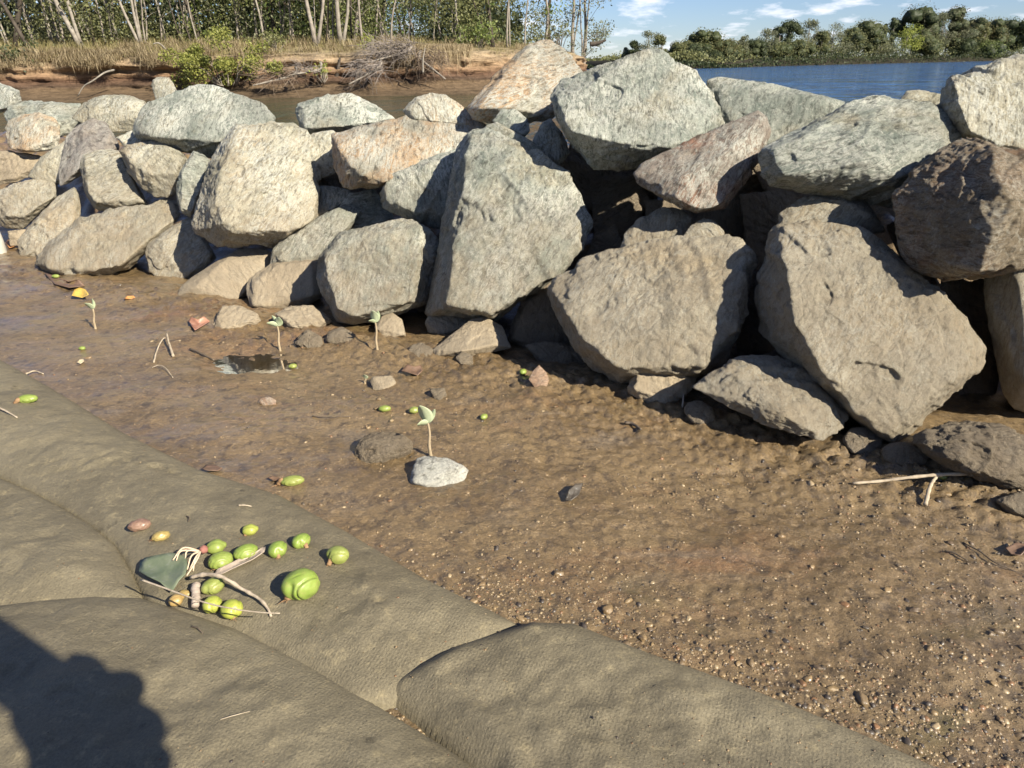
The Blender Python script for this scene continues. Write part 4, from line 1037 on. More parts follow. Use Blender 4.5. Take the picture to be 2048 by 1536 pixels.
# sticks on the mud
TW = 'twigs and sticks on the mud'
fk = thing('forked_stick', 'pale forked stick lying at the right in front of the mud-coated boulder', 'stick', tuple(sp(1885, 965)), TW)
b0 = sp(1885, 965)
def stick_part(name, pts, w, mat, parent, base):
    P = [sp(q[0], q[1]) + np.array([0, 0, q[2] if len(q) > 2 else 0]) - base for q in pts]
    C = spline(P, 24); R = w * mpp(base) * .5; C[:, 2] += R
    obj(name, mesh_np(name, *tube(C, R * np.linspace(.7, 1.05, 24) * (1 + .15 * np.sin(np.arange(24) * 1.7)), 8)), mat, parent)
stick_part('stem', [(1705, 970), (1765, 969, .004), (1810, 967, .008), (1885, 964, .012), (1952, 961, .010)], 8, PALEW, fk, b0)
stick_part('branch', [(1885, 964, .012), (1868, 974, .016), (1856, 990, .012), (1850, 1013, 0)], 8, PALEW, fk, b0)
for lab, pts, w, mt in (
  ('bent pale stick leaning out of the mud at the left', [(308, 726), (316, 708, .01), (328, 694, .02), (334, 690, .02)], 4, PALEW),
  ('thick short stick beside the bent pale one', [(347, 714), (341, 700, .012), (337, 683, .022)], 6, PALEW),
  ('thin arched straw left of the tallest seedling', [(304, 736), (318, 735, .005), (333, 742, .006), (346, 756)], 2.5, PALEW),
  ('dark wet stick by the shallow pool', [(381, 700), (400, 710, .004), (428, 722)], 5, BARKD),
  ('short pale stick on the mud near the left sandbag', [(52, 746), (70, 745, .002), (87, 749)], 4, PALEW),
  ('grey stick end on the sandbag at the left edge', [(-20, 818, .006), (8, 826, .006), (35, 837)], 5, BARK),
  ('dark stick standing up by the notched stone', [(1365, 816), (1366, 800, .018), (1365, 780, .042)], 4, BARK),
  ('long dark straw at the right edge', [(1926, 1086), (1960, 1108, .003), (1990, 1130, .003), (2060, 1155)], 3, BARKD),
  ('short dark stick left of the low brown boulder', [(1250, 848), (1265, 853, .003), (1282, 862)], 8, BARKD),
  ('thin black stick below the shallow pool', [(625, 833), (650, 837, .002), (700, 834)], 3, BARKD),
  ('short dark twig on the right sandbag edge', [(1890, 1103), (1910, 1112, .003), (1935, 1122)], 4, BARKD),
  ('small straw on the nearest sandbag', [(440, 1440), (470, 1434, .002), (500, 1424)], 2.5, PALEW),
  ('tiny straw above the pods', [(478, 1012), (492, 1013, .001), (503, 1014)], 4, PALEW),
  ('little curved black stalk above the pods', [(373, 1033), (379, 1038, .002), (377, 1044)], 3, BARKD),
  ('dark dry twig on the nearest sandbag below the pods', [(384, 1254), (398, 1262, .003), (406, 1268)], 4, BARKD)):
    lay(lab, 'twig', pts, w, mt, group=TW, n=16, seg=6)
# white post at the left edge
pp = gp(-4, 512, 0.0)
PW = simple_mat('weathered_white_post', (0.34, 0.32, 0.27), (0.44, 0.42, 0.36), 40, 0.7, 0.3, 0.3)
po = thing('post', 'weathered white post cut off by the left edge at the foot of the wall', 'post', tuple(pp))
obj('post_shaft', mesh_np('post_shaft', *tube(np.array([[0, 0, -.05], [0, 0, .02], [0.001, 0, .06], [-.002, 0, .10], [-.004, 0, .112]]), [.036, .037, .035, .033, .024], 18)), PW, po)

# ------------------------------------------------------------------ mangrove seedlings
SST = simple_mat('seedling_stem', (0.24, 0.19, 0.12), (0.36, 0.28, 0.18), 90, 0.7, 0.3, 0.3)
SLF = leafy('seedling_leaf', (0.29, 0.34, 0.20), (0.39, 0.43, 0.28), None, 1.2, (0.42, 0.45, 0.32))
def seedling(label, base, top, leaves, w=6):
    b = sp(*base); r = rays([top])[0]; t = b[1] / r[1]; e = CAMP + r * t - b
    T = thing('mangrove_seedling', label, 'seedling', tuple(b), 'mangrove seedlings in the mud')
    m_ = mpp(b)
    C = spline([np.array([0, 0, -.01]), e * .35 + np.array([-.002, 0, 0]), e * .7 + np.array([.001, 0, 0]), e], 14)
    obj('stem', mesh_np('stem', *tube(C, np.linspace(w * .55, w * .30, 14) * m_, 8)), SST, T)
    for (du, dv, fwd, wd) in leaves:
        du, dv, wd = du * 1.15, dv * 1.15, wd * 1.3
        d = np.array([du * m_, -fwd * m_, -dv * m_]); L = np.linalg.norm(d); d /= L
        s_ = np.cross(d, np.array([0.25, 0.9, 0.2])); s_ /= np.linalg.norm(s_); nn = np.cross(s_, d)
        U, Wd = np.meshgrid(np.linspace(0, 1, 14), np.linspace(-1, 1, 7), indexing='ij')
        half = wd * m_ * .5 * np.sin(pi * np.clip(U * .96 + .02, 0, 1) ** .85) ** .75
        Q = e + d * (U * L)[..., None] + s_ * (Wd * half)[..., None] + nn * (L * (0.10 * np.abs(Wd) * np.sin(pi * U) - 0.18 * U * U))[..., None]
        i = np.arange(13)[:, None] * 7 + np.arange(6)[None]
        F = np.stack([i, i + 1, i + 8, i + 7], -1).reshape(-1, 4)
        lo = obj('leaf', mesh_np('leaf', Q.reshape(-1, 3), F), SLF, T)
        sm = lo.modifiers.new('thick', 'SOLIDIFY'); sm.thickness = 0.0007
seedling('tallest seedling with a broad pale leaf, standing behind the white stone', (863, 915), (856, 846), [(-8, -40, 6, 22), (14, -26, -3, 9), (-18, -6, 12, 14)], 7)
seedling('seedling with two upright leaves under the blocky boulder', (755, 699), (751, 645), [(0, -24, 3, 15), (7, -20, -4, 9), (-10, -8, 8, 8)], 5.5)
seedling('slim seedling with spread pale leaves beside the shallow pool', (561, 703), (555, 652), [(8, -18, 4, 13), (-15, -10, 6, 10), (-6, -18, -6, 9)], 5)
seedling('seedling with one drooping leaf in the wet sheen, leftmost', (191, 657), (186, 618), [(-7, -14, 5, 12), (4, -18, -3, 6)], 5)
seedling('tiny pale sprout with one round leaf beside the oblong cream stone', (731, 766), (731, 757), [(1, -9, 3, 9)], 4)

# ------------------------------------------------------------------ far bank of the creek
EDGE = np.array([(-46, 10), (-30, 17.5), (-20, 21.2), (-13.6, 23.2), (-8, 23.9), (-1.7, 24.2), (0.6, 25.8), (2.6, 29), (4.0, 33.5), (5.3, 40), (5.6, 52), (1.0, 78)], float)
BPOLY = np.concatenate([EDGE, [(-90, 78), (-90, 10)]])
prof_t = np.array([-3, -1.2, -.3, 0.0, .5, 1.0, 1.35, 1.42, 1.48, 1.55, 1.62, 1.72, 1.85, 1.95, 2.3, 3.5, 6, 10, 20, 60])
prof_z = np.array([-1.2, -.55, -.14, -.06, .05, .16, .27, .40, .55, .70, .84, .98, 1.10, 1.16, 1.22, 1.36, 1.60, 1.85, 2.2, 3.2])
def bank_t(x, y): return sdf(BPOLY, np.asarray(x, float), np.asarray(y, float))
def bank_z(x, y): return np.interp(bank_t(x, y), prof_t, prof_z)
def bank_material():
    k = NT('eroded_bank')
    g = k.n('ShaderNodeNewGeometry'); v = g.outputs['Position']; sepz = k.n('ShaderNodeSeparateXYZ'); k.l(v, sepz.inputs[0])
    z = k.math('ADD', sepz.outputs['Z'], k.math('MULTIPLY_ADD', k.noise(v, 1.3, 5), 0.22, -0.11))
    zz = k.mrange(z, -0.1, 1.3)
    c = k.ramp(zz, (0.0, (0.10, 0.072, 0.045)), (0.26, (0.155, 0.108, 0.066)), (0.33, (0.085, 0.058, 0.04)), (0.46, (0.14, 0.085, 0.056)), (0.52, (0.26, 0.165, 0.10)), (0.66, (0.29, 0.20, 0.12)), (0.80, (0.33, 0.245, 0.155)), (0.90, (0.29, 0.225, 0.145)), (1.0, (0.26, 0.21, 0.12)))
    lay_ = k.noise(k.mapping(v, (0.5, 0.5, 9)), 2.2, 5, 0.65)
    c = k.mix(0.75, c, k.ramp(lay_, (0.32, 0.62), (0.62, 1.25)), 'MULTIPLY')
    c = k.mix(0.7, c, k.ramp(k.noise(v, 6, 7, 0.7), (0.34, 0.45), (0.56, 1.1)), 'MULTIPLY')
    k.l(c, k.b.inputs['Base Color']); k.b.inputs['Roughness'].default_value = 0.95; k.b.inputs['Specular IOR Level'].default_value = 0.1
    b = k.bump(lay_, 0.7, 0.15); k.l(k.bump(k.noise(v, 9, 7, 0.7), 0.8, 0.08, b), k.b.inputs['Normal'])
    return k.m
BKM = bank_material()
def build_bank():
    n = 560
    C = spline(EDGE, n)
    T = np.gradient(C, axis=0); T /= np.linalg.norm(T, axis=1)[:, None]
    Nn = np.stack([-T[:, 1], T[:, 0]], 1)
    tt = np.interp(np.linspace(0, 1, 64), [0, .12, .3, .8, 1], [-3, -.2, 1.2, 2.1, 4.2])
    zz = np.interp(tt, prof_t, prof_z)
    rows = []
    for t, z in zip(tt, zz):
        q = np.stack([C[:, 0] * 1.0, C[:, 1], np.full(n, z * 2.0)], 1)
        cut = smooth(0.1, 0.5, z) * smooth(1.5, 0.9, z)
        gully = np.clip(ridged(np.stack([C[:, 0] * .55, C[:, 1] * .55, np.full(n, z * .35)], 1), 2) - .55, 0, 1)
        dt = cut * (0.42 * fbm(q * np.array([.7, .7, .8]), 3) + 0.16 * fbm(q * np.array([3, 3, 2.2]), 3) + 0.35 * gully - 0.10 * np.sin(z * 22 + 2 * pnoise(q * .5)))
        dt = dt + 0.45 * smooth(0.12, 0.3, z) * smooth(1.0, 0.8, z) * smooth(-13.8, -12.8, C[:, 0]) * smooth(-8.8, -10.0, C[:, 0])
        if 0.95 < z < 1.3: dt = dt - 0.22 * (0.4 + pnoise(q * np.array([.9, .9, 0]) + 3))
        dz = 0.10 * fbm(q * np.array([.6, .6, 0]) + 8, 3) * smooth(0.05, 0.3, z) + 0.03 * fbm(q * np.array([2.5, 2.5, 0]), 2)
        w = C + Nn * (t + dt)[:, None]
        rows.append(np.concatenate([w, (z + dz)[:, None]], 1))
    V = np.stack(rows, 1)
    m_ = V.shape[1]
    i = np.arange(n - 1)[:, None] * m_ + np.arange(m_ - 1)[None]
    F = np.stack([i, i + 1, i + m_ + 1, i + m_], -1).reshape(-1, 4)[:, ::-1]
    kind(obj('river_bank', mesh_np('river_bank', V.reshape(-1, 3), np.ascontiguousarray(F)), BKM), 'structure')
    xs = np.linspace(-88, 8, 240); ys = np.linspace(11, 77, 180)
    X, Y = np.meshgrid(xs, ys, indexing='ij'); t = bank_t(X, Y)
    Z = np.interp(t, prof_t, prof_z) + 0.06 * fbm(np.stack([X.ravel() * .6, Y.ravel() * .6, X.ravel() * 0], 1), 3).reshape(X.shape) - 0.02
    ok = t > 3.2; fk_ = ok[:-1, :-1] & ok[1:, :-1] & ok[1:, 1:] & ok[:-1, 1:]
    ii = np.arange(X.size).reshape(X.shape)
    F = np.stack([ii[:-1, :-1][fk_], ii[1:, :-1][fk_], ii[1:, 1:][fk_], ii[:-1, 1:][fk_]], 1)
    gm = simple_mat('grassy_soil', (0.13, 0.105, 0.05), (0.24, 0.20, 0.10), 1.5, 0.95, 0.1, 0.5, 0.05)
    kind(obj('bank_top', mesh_np('bank_top', np.stack([X, Y, Z], -1).reshape(-1, 3), F), gm), 'structure')
build_bank()

def blades(P, h, w, lean, droop=0.0):
    n = len(P)
    a = rng.uniform(0, 2 * pi, n); dr = np.stack([np.cos(a), np.sin(a), np.zeros(n)], 1)
    sd = np.stack([-np.sin(a), np.cos(a), np.zeros(n)], 1)
    L = (h * rng.uniform(.5, 1.3, n))[:, None]
    le = (lean * rng.uniform(.2, 1.2, n))[:, None]
    up = np.array([0, 0, 1.0])
    mid = P + up * L * .6 + dr * L * le * .35
    tip = P + up * L * (1.0 - droop * rng.uniform(.3, 1.6, n)[:, None]) + dr * L * le
    ww = w * rng.uniform(.6, 1.4, n)[:, None]
    V = np.stack([P - sd * ww, P + sd * ww, mid + sd * ww * .8, mid - sd * ww * .8, tip], 1).reshape(-1, 3)
    b = np.arange(n)[:, None] * 5
    F = np.concatenate([b + np.array([[0, 1, 2]]), b + np.array([[0, 2, 3]]), b + np.array([[3, 2, 4]])])
    return V, F
GRM = leaf_mat('bank_grass', [(0.12, 0.12, 0.045), (0.25, 0.215, 0.095), (0.33, 0.275, 0.145), (0.19, 0.175, 0.065), (0.36, 0.30, 0.17)], 0.3)
DRYM = leaf_mat('dry_hanging_grass', [(0.30, 0.24, 0.14), (0.42, 0.34, 0.21), (0.22, 0.17, 0.10), (0.36, 0.31, 0.17)], 0.2)
def bank_points(n, t0, t1, x0=-26, x1=6.0, y1=60):
    out_ = []
    for _ in range(400):
        if sum(map(len, out_)) >= n: break
        x = rng.uniform(x0, x1, 8000); y = rng.uniform(16, y1, 8000)
        t = bank_t(x, y); k_ = (t > t0) & (t < t1)
        out_.append(np.stack([x[k_], y[k_]], 1))
    P = np.concatenate(out_)[:n]
    return np.concatenate([P, bank_z(P[:, 0], P[:, 1])[:, None]], 1)
P1 = bank_points(34000, 1.75, 5.0); P2 = bank_points(14000, 4.5, 10)
cl = fbm(P1 * np.array([.9, .9, 0]), 3)
P1 = P1[(cl + rng.uniform(-.5, .5, len(P1)) > -0.15)]
mb = MB(); hv_ = 0.55 + 0.9 * np.clip(fbm(P1 * np.array([.5, .5, 0]) + 2, 3) + .35, 0, 1)
mb.add(*blades(P1, 0.22 * hv_, 0.0055, 1.1, .25)); mb.add(*blades(P2, 0.30, 0.008, 0.8, .15))
kind(obj('bank_grass', mb.mesh('bank_grass', False), GRM), 'stuff')
# dry grass hanging over the undercut at the left
mb = MB()
def tussock(c, h, n):
    a = rng.uniform(0, 2 * pi, n); el = rng.uniform(.25, 1.3, n)
    d = np.stack([np.cos(a) * np.cos(el), np.sin(a) * np.cos(el) - .25, np.sin(el)], 1)
    L = h * rng.uniform(.5, 1.2, n)[:, None]
    P = c + rng.normal(size=(n, 3)) * np.array([.10, .08, .03])
    mid = P + d * L * .55; tip = mid + (d * .45 - np.array([0, 0, 1]) * rng.uniform(.2, 1.0, n)[:, None]) * L
    sd = np.stack([-np.sin(a), np.cos(a), np.zeros(n)], 1) * .0055
    V = np.stack([P - sd, P + sd, mid + sd, mid - sd, tip], 1).reshape(-1, 3); b = np.arange(n)[:, None] * 5
    return V, np.concatenate([b + np.array([[0, 1, 2]]), b + np.array([[0, 2, 3]]), b + np.array([[3, 2, 4]])])
for c in bank_points(120, 1.55, 2.7, -17, -9.4, 27):
    c[2] = max(c[2], .98) + rng.uniform(-.12, .08); mb.add(*tussock(c, rng.uniform(.18, .5), 90))
for c in bank_points(130, 1.75, 6, -14, 4, 40):
    mb.add(*tussock(c, rng.uniform(.25, .65), 70))
ww = .0055
P4 = bank_points(1500, 1.5, 2.6, -3.6, -1.2, 28); n = len(P4)
a = rng.normal(-1.6, .6, n); dr = np.stack([np.cos(a), np.sin(a), np.zeros(n)], 1); L = rng.uniform(.25, .6, n)[:, None]; P4[:, 2] = np.maximum(P4[:, 2], 1.0)
mid = P4 + dr * L * .5 + np.array([0, 0, .2]); tip = P4 + dr * L * .8 - np.array([0, 0, 1]) * L * rng.uniform(-.6, 1.25, n)[:, None]; sd = np.stack([-dr[:, 1], dr[:, 0], dr[:, 2]], 1)
V = np.stack([P4 - sd * ww, P4 + sd * ww, mid + sd * ww, mid - sd * ww, tip], 1).reshape(-1, 3); b = np.arange(n)[:, None] * 5
mb.add(V, np.concatenate([b + np.array([[0, 1, 2]]), b + np.array([[0, 2, 3]]), b + np.array([[3, 2, 4]])]))
kind(obj('hanging_dry_grass', mb.mesh('hanging_dry_grass', False), DRYM), 'stuff')

# ------------------------------------------------------------------ trees
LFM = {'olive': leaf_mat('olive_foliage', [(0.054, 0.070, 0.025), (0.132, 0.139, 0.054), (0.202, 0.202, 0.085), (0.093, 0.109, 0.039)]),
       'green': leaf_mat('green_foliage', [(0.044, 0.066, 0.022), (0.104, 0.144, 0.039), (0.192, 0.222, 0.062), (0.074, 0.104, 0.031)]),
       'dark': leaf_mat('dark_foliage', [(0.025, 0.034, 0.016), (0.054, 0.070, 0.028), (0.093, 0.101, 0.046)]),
       'grey': leaf_mat('grey_green_foliage', [(0.093, 0.109, 0.054), (0.171, 0.178, 0.101), (0.248, 0.248, 0.147)]),
       'yellow': leaf_mat('yellow_green_foliage', [(0.132, 0.162, 0.028), (0.264, 0.298, 0.056), (0.382, 0.384, 0.098)]),
       'brown': leaf_mat('dead_brown_foliage', [(0.155, 0.109, 0.062), (0.264, 0.194, 0.124), (0.124, 0.093, 0.054)])}
LFM['bush'] = leaf_mat('bush_foliage', [(0.07, 0.085, 0.022), (0.17, 0.19, 0.045), (0.29, 0.29, 0.075), (0.12, 0.135, 0.035)])
TRM = {'pale': simple_mat('pale_trunk_bark', (0.143, 0.124, 0.101), (0.300, 0.270, 0.225), 5, 0.9, 0.1, 0.5, 0.03),
       'grey': simple_mat('grey_trunk_bark', (0.14, 0.12, 0.10), (0.30, 0.265, 0.22), 6, 0.9, 0.1, 0.6, 0.03),
       'dark': simple_mat('dark_trunk_bark', (0.035, 0.028, 0.022), (0.09, 0.075, 0.06), 6, 0.9, 0.1, 0.6, 0.03)}
def clumps(cs, rads, per, size, aspect=.5):
    C = []
    for c, r in zip(cs, rads):
        q = rng.normal(size=(per, 3)); q /= np.linalg.norm(q, axis=1)[:, None]
        q *= (rng.uniform(0, 1, per) ** 0.45)[:, None] * np.array([r, r, r * .75])
        C.append(c + q)
    return leaf_quads(np.concatenate(C), size, aspect, .3)
def tree(label, base, stems, bark, leaf, height=8.0, nleaf=500, lsize=0.16, name='tree', group=None, low=0.35):
    """stems: (lean x, lean y, radius, height share, start height)"""
    T = thing(name, label, 'tree', tuple(base), group)
    mb = MB(); ends = []
    for (lx, ly, rad, hs, z0) in stems:
        H = height * hs; n = 12
        t = np.linspace(0, 1, n)
        sx = sum(s[0] for s in stems) / len(stems)
        P = np.stack([lx * t * H + (0 if z0 == 0 else sx * 0), ly * t * H, t * H - (0.15 if z0 == 0 else 0)], 1)
        if z0 > 0:
            P = P * (1 - z0) ; P += np.array([stems[0][0] * z0 * height, stems[0][1] * z0 * height, z0 * height])
        wob = np.stack([fbm(np.stack([t * 2.4 + base[0], np.full(n, rad * 90), np.full(n, k * 5.)], 1), 2) for k in range(2)], 1)
        P[:, :2] += wob * .035 * H * np.minimum(1, t * 3)[:, None]
        mb.add(*tube(P, rad * (1 - .72 * t) * (1 + .35 * np.exp(-t * 18)), 8)); 
        for k in range(6):
            s = rng.uniform(.22, .95); i = int(s * (n - 1)); q0 = P[i]
            a = rng.uniform(0, 2 * pi); l = H * rng.uniform(.12, .26) * (1.15 - s * .5)
            q = np.array([cos(a) * .8, sin(a) * .8, rng.uniform(.2, .9)]) * l
            mp = q * .5 + np.array([0, 0, .08 * l])
            mb.add(*tube(spline([q0, q0 + mp + rng.normal(size=3) * .05 * l, q0 + q], 6), np.linspace(rad * .32 * (1 - .6 * s), rad * .08, 6), 5))
            if s > low: ends.append(q0 + q)
        ends.append(P[-1])
    obj('trunk', mb.mesh('trunk'), TRM[bark], T)
    if nleaf:
        per = max(6, nleaf // (len(ends) * 2))
        cs = np.concatenate([np.array(ends), np.array(ends) + rng.normal(size=(len(ends), 3)) * height * .06])
        V, F = clumps(cs, np.full(len(cs), height * .085) * rng.uniform(.7, 1.3, len(cs)), per, lsize)
        obj('crown', mesh_np('crown', V, F, False), LFM[leaf], T)
    return T
def bank_base(u, v, y):
    p = at_y(u, v, y); p[2] = bank_z(p[0], p[1]) - .02
    return p
NG = 'gum trees on the far bank of the creek'
# (u at the ground, v, distance y, [(u at the top of the frame, radius px, kind)], bark, leaf, label)
NEAR = [
 (72, 132, 27.5, [(0, 9)], 'dark', 'olive', 'dark trunk leaning steeply left at the left edge of the far bank'),
 (34, 118, 29, [(36, 12)], 'dark', 'olive', 'short dark upright trunk behind the leaning one at the left'),
 (108, 100, 31, [(78, 7)], 'grey', 'olive', 'thin grey tree leaning left, third from the left'),
 (122, 97, 30, [(90, 8)], 'grey', 'olive', 'grey tree leaning left beside the thin one'),
 (166, 98, 28.5, [(118, 11), (136, 8)], 'pale', 'olive', 'stout pale forked tree leaning left above the undercut'),
 (196, 95, 32, [(150, 6)], 'pale', 'grey', 'slim pale tree leaning left behind the stout forked one'),
 (212, 94, 31, [(190, 5)], 'grey', 'grey', 'thin grey sapling right of the stout forked tree'),
 (284, 88, 29, [(238, 7), (262, 7), (270, 5)], 'pale', 'green', 'clump of three pale stems splaying from one foot'),
 (292, 90, 30, [(285, 4)], 'grey', 'green', 'thin grey stem beside the splayed clump'),
 (362, 86, 32, [(350, 5), (366, 4)], 'pale', 'green', 'pair of thin pale stems left of the dark leaning trunk'),
 (380, 86, 33, [(372, 4)], 'pale', 'green', 'short pale stem next to the dark leaning trunk'),
 (403, 87, 31, [(372, 9)], 'dark', 'green', 'dark trunk leaning left above the bright green bush'),
 (418, 86, 35, [(414, 7)], 'dark', 'green', 'dark straight trunk right of the leaning dark one'),
 (450, 85, 35, [(440, 7)], 'dark', 'green', 'dark trunk with a slight bend above the green bush'),
 (482, 85, 34, [(480, 6)], 'grey', 'green', 'grey straight trunk above the right end of the green bush'),
 (514, 86, 32, [(510, 5)], 'pale', 'green', 'slim pale trunk right of the green bush'),
 (530, 86, 36, [(520, 5)], 'dark', 'green', 'thin dark trunk behind the slim pale one'),
 (562, 87, 32, [(556, 6), (566, 5)], 'grey', 'brown', 'twin grey stems in the middle of the far wood'),
 (580, 87, 31, [(580, 4)], 'pale', 'brown', 'thin pale stem beside the twin grey ones'),
 (632, 92, 28.5, [(612, 10), (640, 8)], 'grey', 'green', 'grey tree forked low into a narrow V'),
 (683, 86, 29, [(672, 11), (694, 8)], 'pale', 'green', 'pale forked tree with twisting stems right of the narrow V'),
 (708, 88, 31, [(716, 9)], 'grey', 'green', 'rough grey trunk right of the pale forked tree'),
 (762, 78, 34, [(764, 6)], 'dark', 'dark', 'dark trunk behind the dead brush heap'),
 (804, 66, 36, [(790, 6), (812, 4)], 'dark', 'dark', 'dark branching tree right of the dead brush heap'),
 (938, 62, 40, [(932, 5)], 'pale', 'yellow', 'slender white trunk with yellowish leaves'),
 (950, 60, 44, [(950, 7)], 'pale', 'green', 'mottled white trunk in the gap of sky'),
 (988, 104, 30, [(978, 9), (950, 5)], 'dark', 'green', 'dark tree with a long arched bough to the left, standing at the bank edge'),
 (1014, 104, 31, [(1014, 5)], 'pale', 'yellow', 'thin straight pale trunk at the bank edge behind the leaning boulder'),
 (1020, 98, 32, [(1018, 4)], 'grey', 'green', 'thin grey trunk beside the straight pale one'),
 (1049, 92, 33, [(1052, 4)], 'pale', 'green', 'bare white pole-like trunk above the leaning boulder'),
 (1091, 82, 38, [(1090, 7)], 'grey', 'green', 'grey trunk above the top of the leaning boulder'),
 (1099, 82, 38, [(1102, 9)], 'dark', 'green', 'dark thick trunk beside the grey one above the leaning boulder'),
 (1146, 82, 39, [(1146, 9), (1158, 4)], 'grey', 'grey', 'crooked grey trunk near the end of the headland'),
 (1168, 82, 39, [(1170, 9), (1180, 6), (1158, 5)], 'grey', 'grey', 'open grey gum tree at the end of the headland against the sky'),
]
for (u, v, y, st, bark, lf, lab) in NEAR:
    b = bank_base(u, v, y)
    stems = []
    for (ut, rp) in st:
        q = at_y(ut, 0, y)
        stems.append(((q[0] - b[0]) / (q[2] - b[2]), rng.uniform(-.05, .05), rp * .38 * y / FPX, rng.uniform(.85, 1.1), 0))
    ends_leaf = 520 if u < 1120 else 2600
    tree('%s' % lab, b, stems, bark, lf, rng.uniform(6.5, 8.5) if u < 1120 else 5.6, ends_leaf, 0.15 if u < 1120 else .105, group=NG, low=.16 if u > 1120 else .22)
for k in range(64):
    u = rng.uniform(10, 940); b = bank_base(u, rng.uniform(80, 92), rng.uniform(29, 34)); y = b[1]
    tree('thin stem among many others in the dim wood behind the grass', b, [(rng.normal(-.06, .13), 0, rng.uniform(.022, .05), 1, 0)], ['pale', 'grey', 'pale', 'dark', 'grey'][k % 5], 'olive', rng.uniform(4, 7), 150, .16, group='thin stems deep in the far wood')
# undergrowth and the depth of the wood
def band(n, t0, t1, zlo, zhi, size, x0, x1, y1, clump, zpow=1.0):
    P = bank_points(int(n * 3.8), t0, t1, x0, x1, y1)
    h = rng.uniform(0, 1, len(P)) ** zpow
    P[:, 2] += zlo + (zhi - zlo) * h
    d = fbm(P * clump + 4, 3)
    P = P[d + rng.uniform(-.30, .30, len(P)) > 0.18][:n]
    return leaf_quads(P, size, .55, .2)
kind(obj('undergrowth_olive', mesh_np('undergrowth_olive', *band(36000, 5.5, 13, 0, 2.4, .095, -25, 3.2, 50, np.array([.40, .40, .6]), 1.4), False), LFM['olive']), 'stuff')
kind(obj('undergrowth_green', mesh_np('undergrowth_green', *band(24000, 6, 15, .2, 3.6, .11, -12.5, -3.0, 50, np.array([.38, .38, .5]), 1.0), False), LFM['green']), 'stuff')
kind(obj('undergrowth_grey', mesh_np('undergrowth_grey', *band(24000, 5.5, 13, 0, 3.0, .095, -26, -1, 50, np.array([.45, .45, .6]), 1.0), False), LFM['grey']), 'stuff')
kind(obj('undergrowth_headland', mesh_np('undergrowth_headland', *band(24000, 3.0, 8.5, .1, 3.6, .10, -2.6, 4.4, 46, np.array([.45, .45, .6]), 1.0), False), LFM['olive']), 'stuff')
P = np.concatenate([bank_points(52000, 13, 22, -40, -2.5, 60), bank_points(2500, 4.5, 9, -3, 2.5, 60)])
hh = rng.uniform(0, 1, len(P)) ** 1.9
P[:, 2] += 9 * hh * np.where(P[:, 0] < -2.4, 1, .22 + .0 * P[:, 0])
kind(obj('far_wood', mesh_np('far_wood', *leaf_quads(P, .34, .6, .2), False), LFM['dark']), 'stuff')

# bushes and fallen dead shrubs on the bank
def bush(label, u, v, y, w, h, leaf, n, ls, dz=0):
    b = at_y(u, v, y)
    T = thing('bush', label, 'bush', tuple(b), 'bushes on the far bank')
    nc = 26
    cs = rng.normal(size=(nc, 3)) * np.array([w * .24, .35, h * .22]) + np.array([0, 0, h * .5])
    V, F = clumps(cs, np.full(nc, h * .27) * rng.uniform(.6, 1.5, nc), n // nc, ls)
    obj('foliage', mesh_np('foliage', V, F, False), LFM[leaf], T)
    mb = MB()
    for k in range(16):
        c = cs[k]; mb.add(*tube(spline([np.array([c[0] * .25, .1, -.1]), c * .55 + rng.normal(size=3) * .08, c], 6), np.linspace(.018, .005, 6), 4))
    obj('stem', mb.mesh('stem'), TRM['grey'], T)
bush('bright yellow-green bush spilling over the bank left of centre', 455, 165, 24.6, 3.1, 1.25, 'bush', 6500, .085)
bush('small green shrub growing out of the orange bank face', 646, 160, 24.9, .35, .55, 'yellow', 220, .07)
bush('olive bush standing in the grass left of the narrow V tree', 545, 104, 26.5, 1.2, .6, 'olive', 700, .08)
bush('low green shrub on top of the bank by the dead brush heap', 738, 100, 27, .4, .6, 'yellow', 200, .08)
bush('leafy green shrub at the bank edge below the dark arched tree', 955, 102, 29, 1.3, 1.1, 'green', 900, .1)
bush('small grey-green bush at the very end of the headland', 1195, 88, 41, 1.2, 1.2, 'grey', 500, .11)
bush('olive shrub under the crooked grey trunk', 1120, 88, 37, 1.6, .8, 'olive', 600, .1)
bush('dark shrub at the left edge of the far bank', 20, 150, 25, 1.6, .9, 'dark', 700, .1)
def dead_shrub(label, u, v, y, w, h, n, mat, dirx, drop):
    b = at_y(u, v, y)
    T = thing('dead_shrub', label, 'dead shrub', tuple(b), 'dead brush on the far bank')
    mb = MB()
    root = np.array([-dirx * w * .1, .3, h * .3])
    obj('trunk', mesh_np('trunk', *tube(spline([root + np.array([0, .3, .2]), root, np.array([dirx * w * .4, -.3, -drop * h * .3])], 10), np.linspace(.05, .018, 10), 7)), TRM['grey'], T)
    for k in range(n):
        a = root + np.array([dirx * w * rng.uniform(-.1, .45), rng.uniform(-.4, .3), rng.uniform(-.2, .25) * h])
        l = rng.uniform(.25, .75) * w * .55
        d = np.array([dirx * rng.normal(.5, .8), rng.normal(-.2, .5), rng.normal(.12 - drop * .5, .42)]); d /= np.linalg.norm(d)
        m_ = a + d * l * .5 + rng.normal(size=3) * .09 * l
        e = a + d * l + np.array([0, 0, -drop * .25 * l]) + rng.normal(size=3) * .12 * l
        mb.add(*tube(spline([a, m_, e], 6), np.linspace(rng.uniform(.006, .011), .003, 6), 3))
    obj('twigs', mb.mesh('twigs'), mat, T)['kind'] = 'stuff'
GB = simple_mat('grey_dead_twigs', (0.13, 0.11, 0.095), (0.29, 0.25, 0.22), 3, 0.9, 0.1, 0)
BB = simple_mat('brown_dead_twigs', (0.13, 0.095, 0.07), (0.27, 0.21, 0.155), 3, 0.9, 0.1, 0)
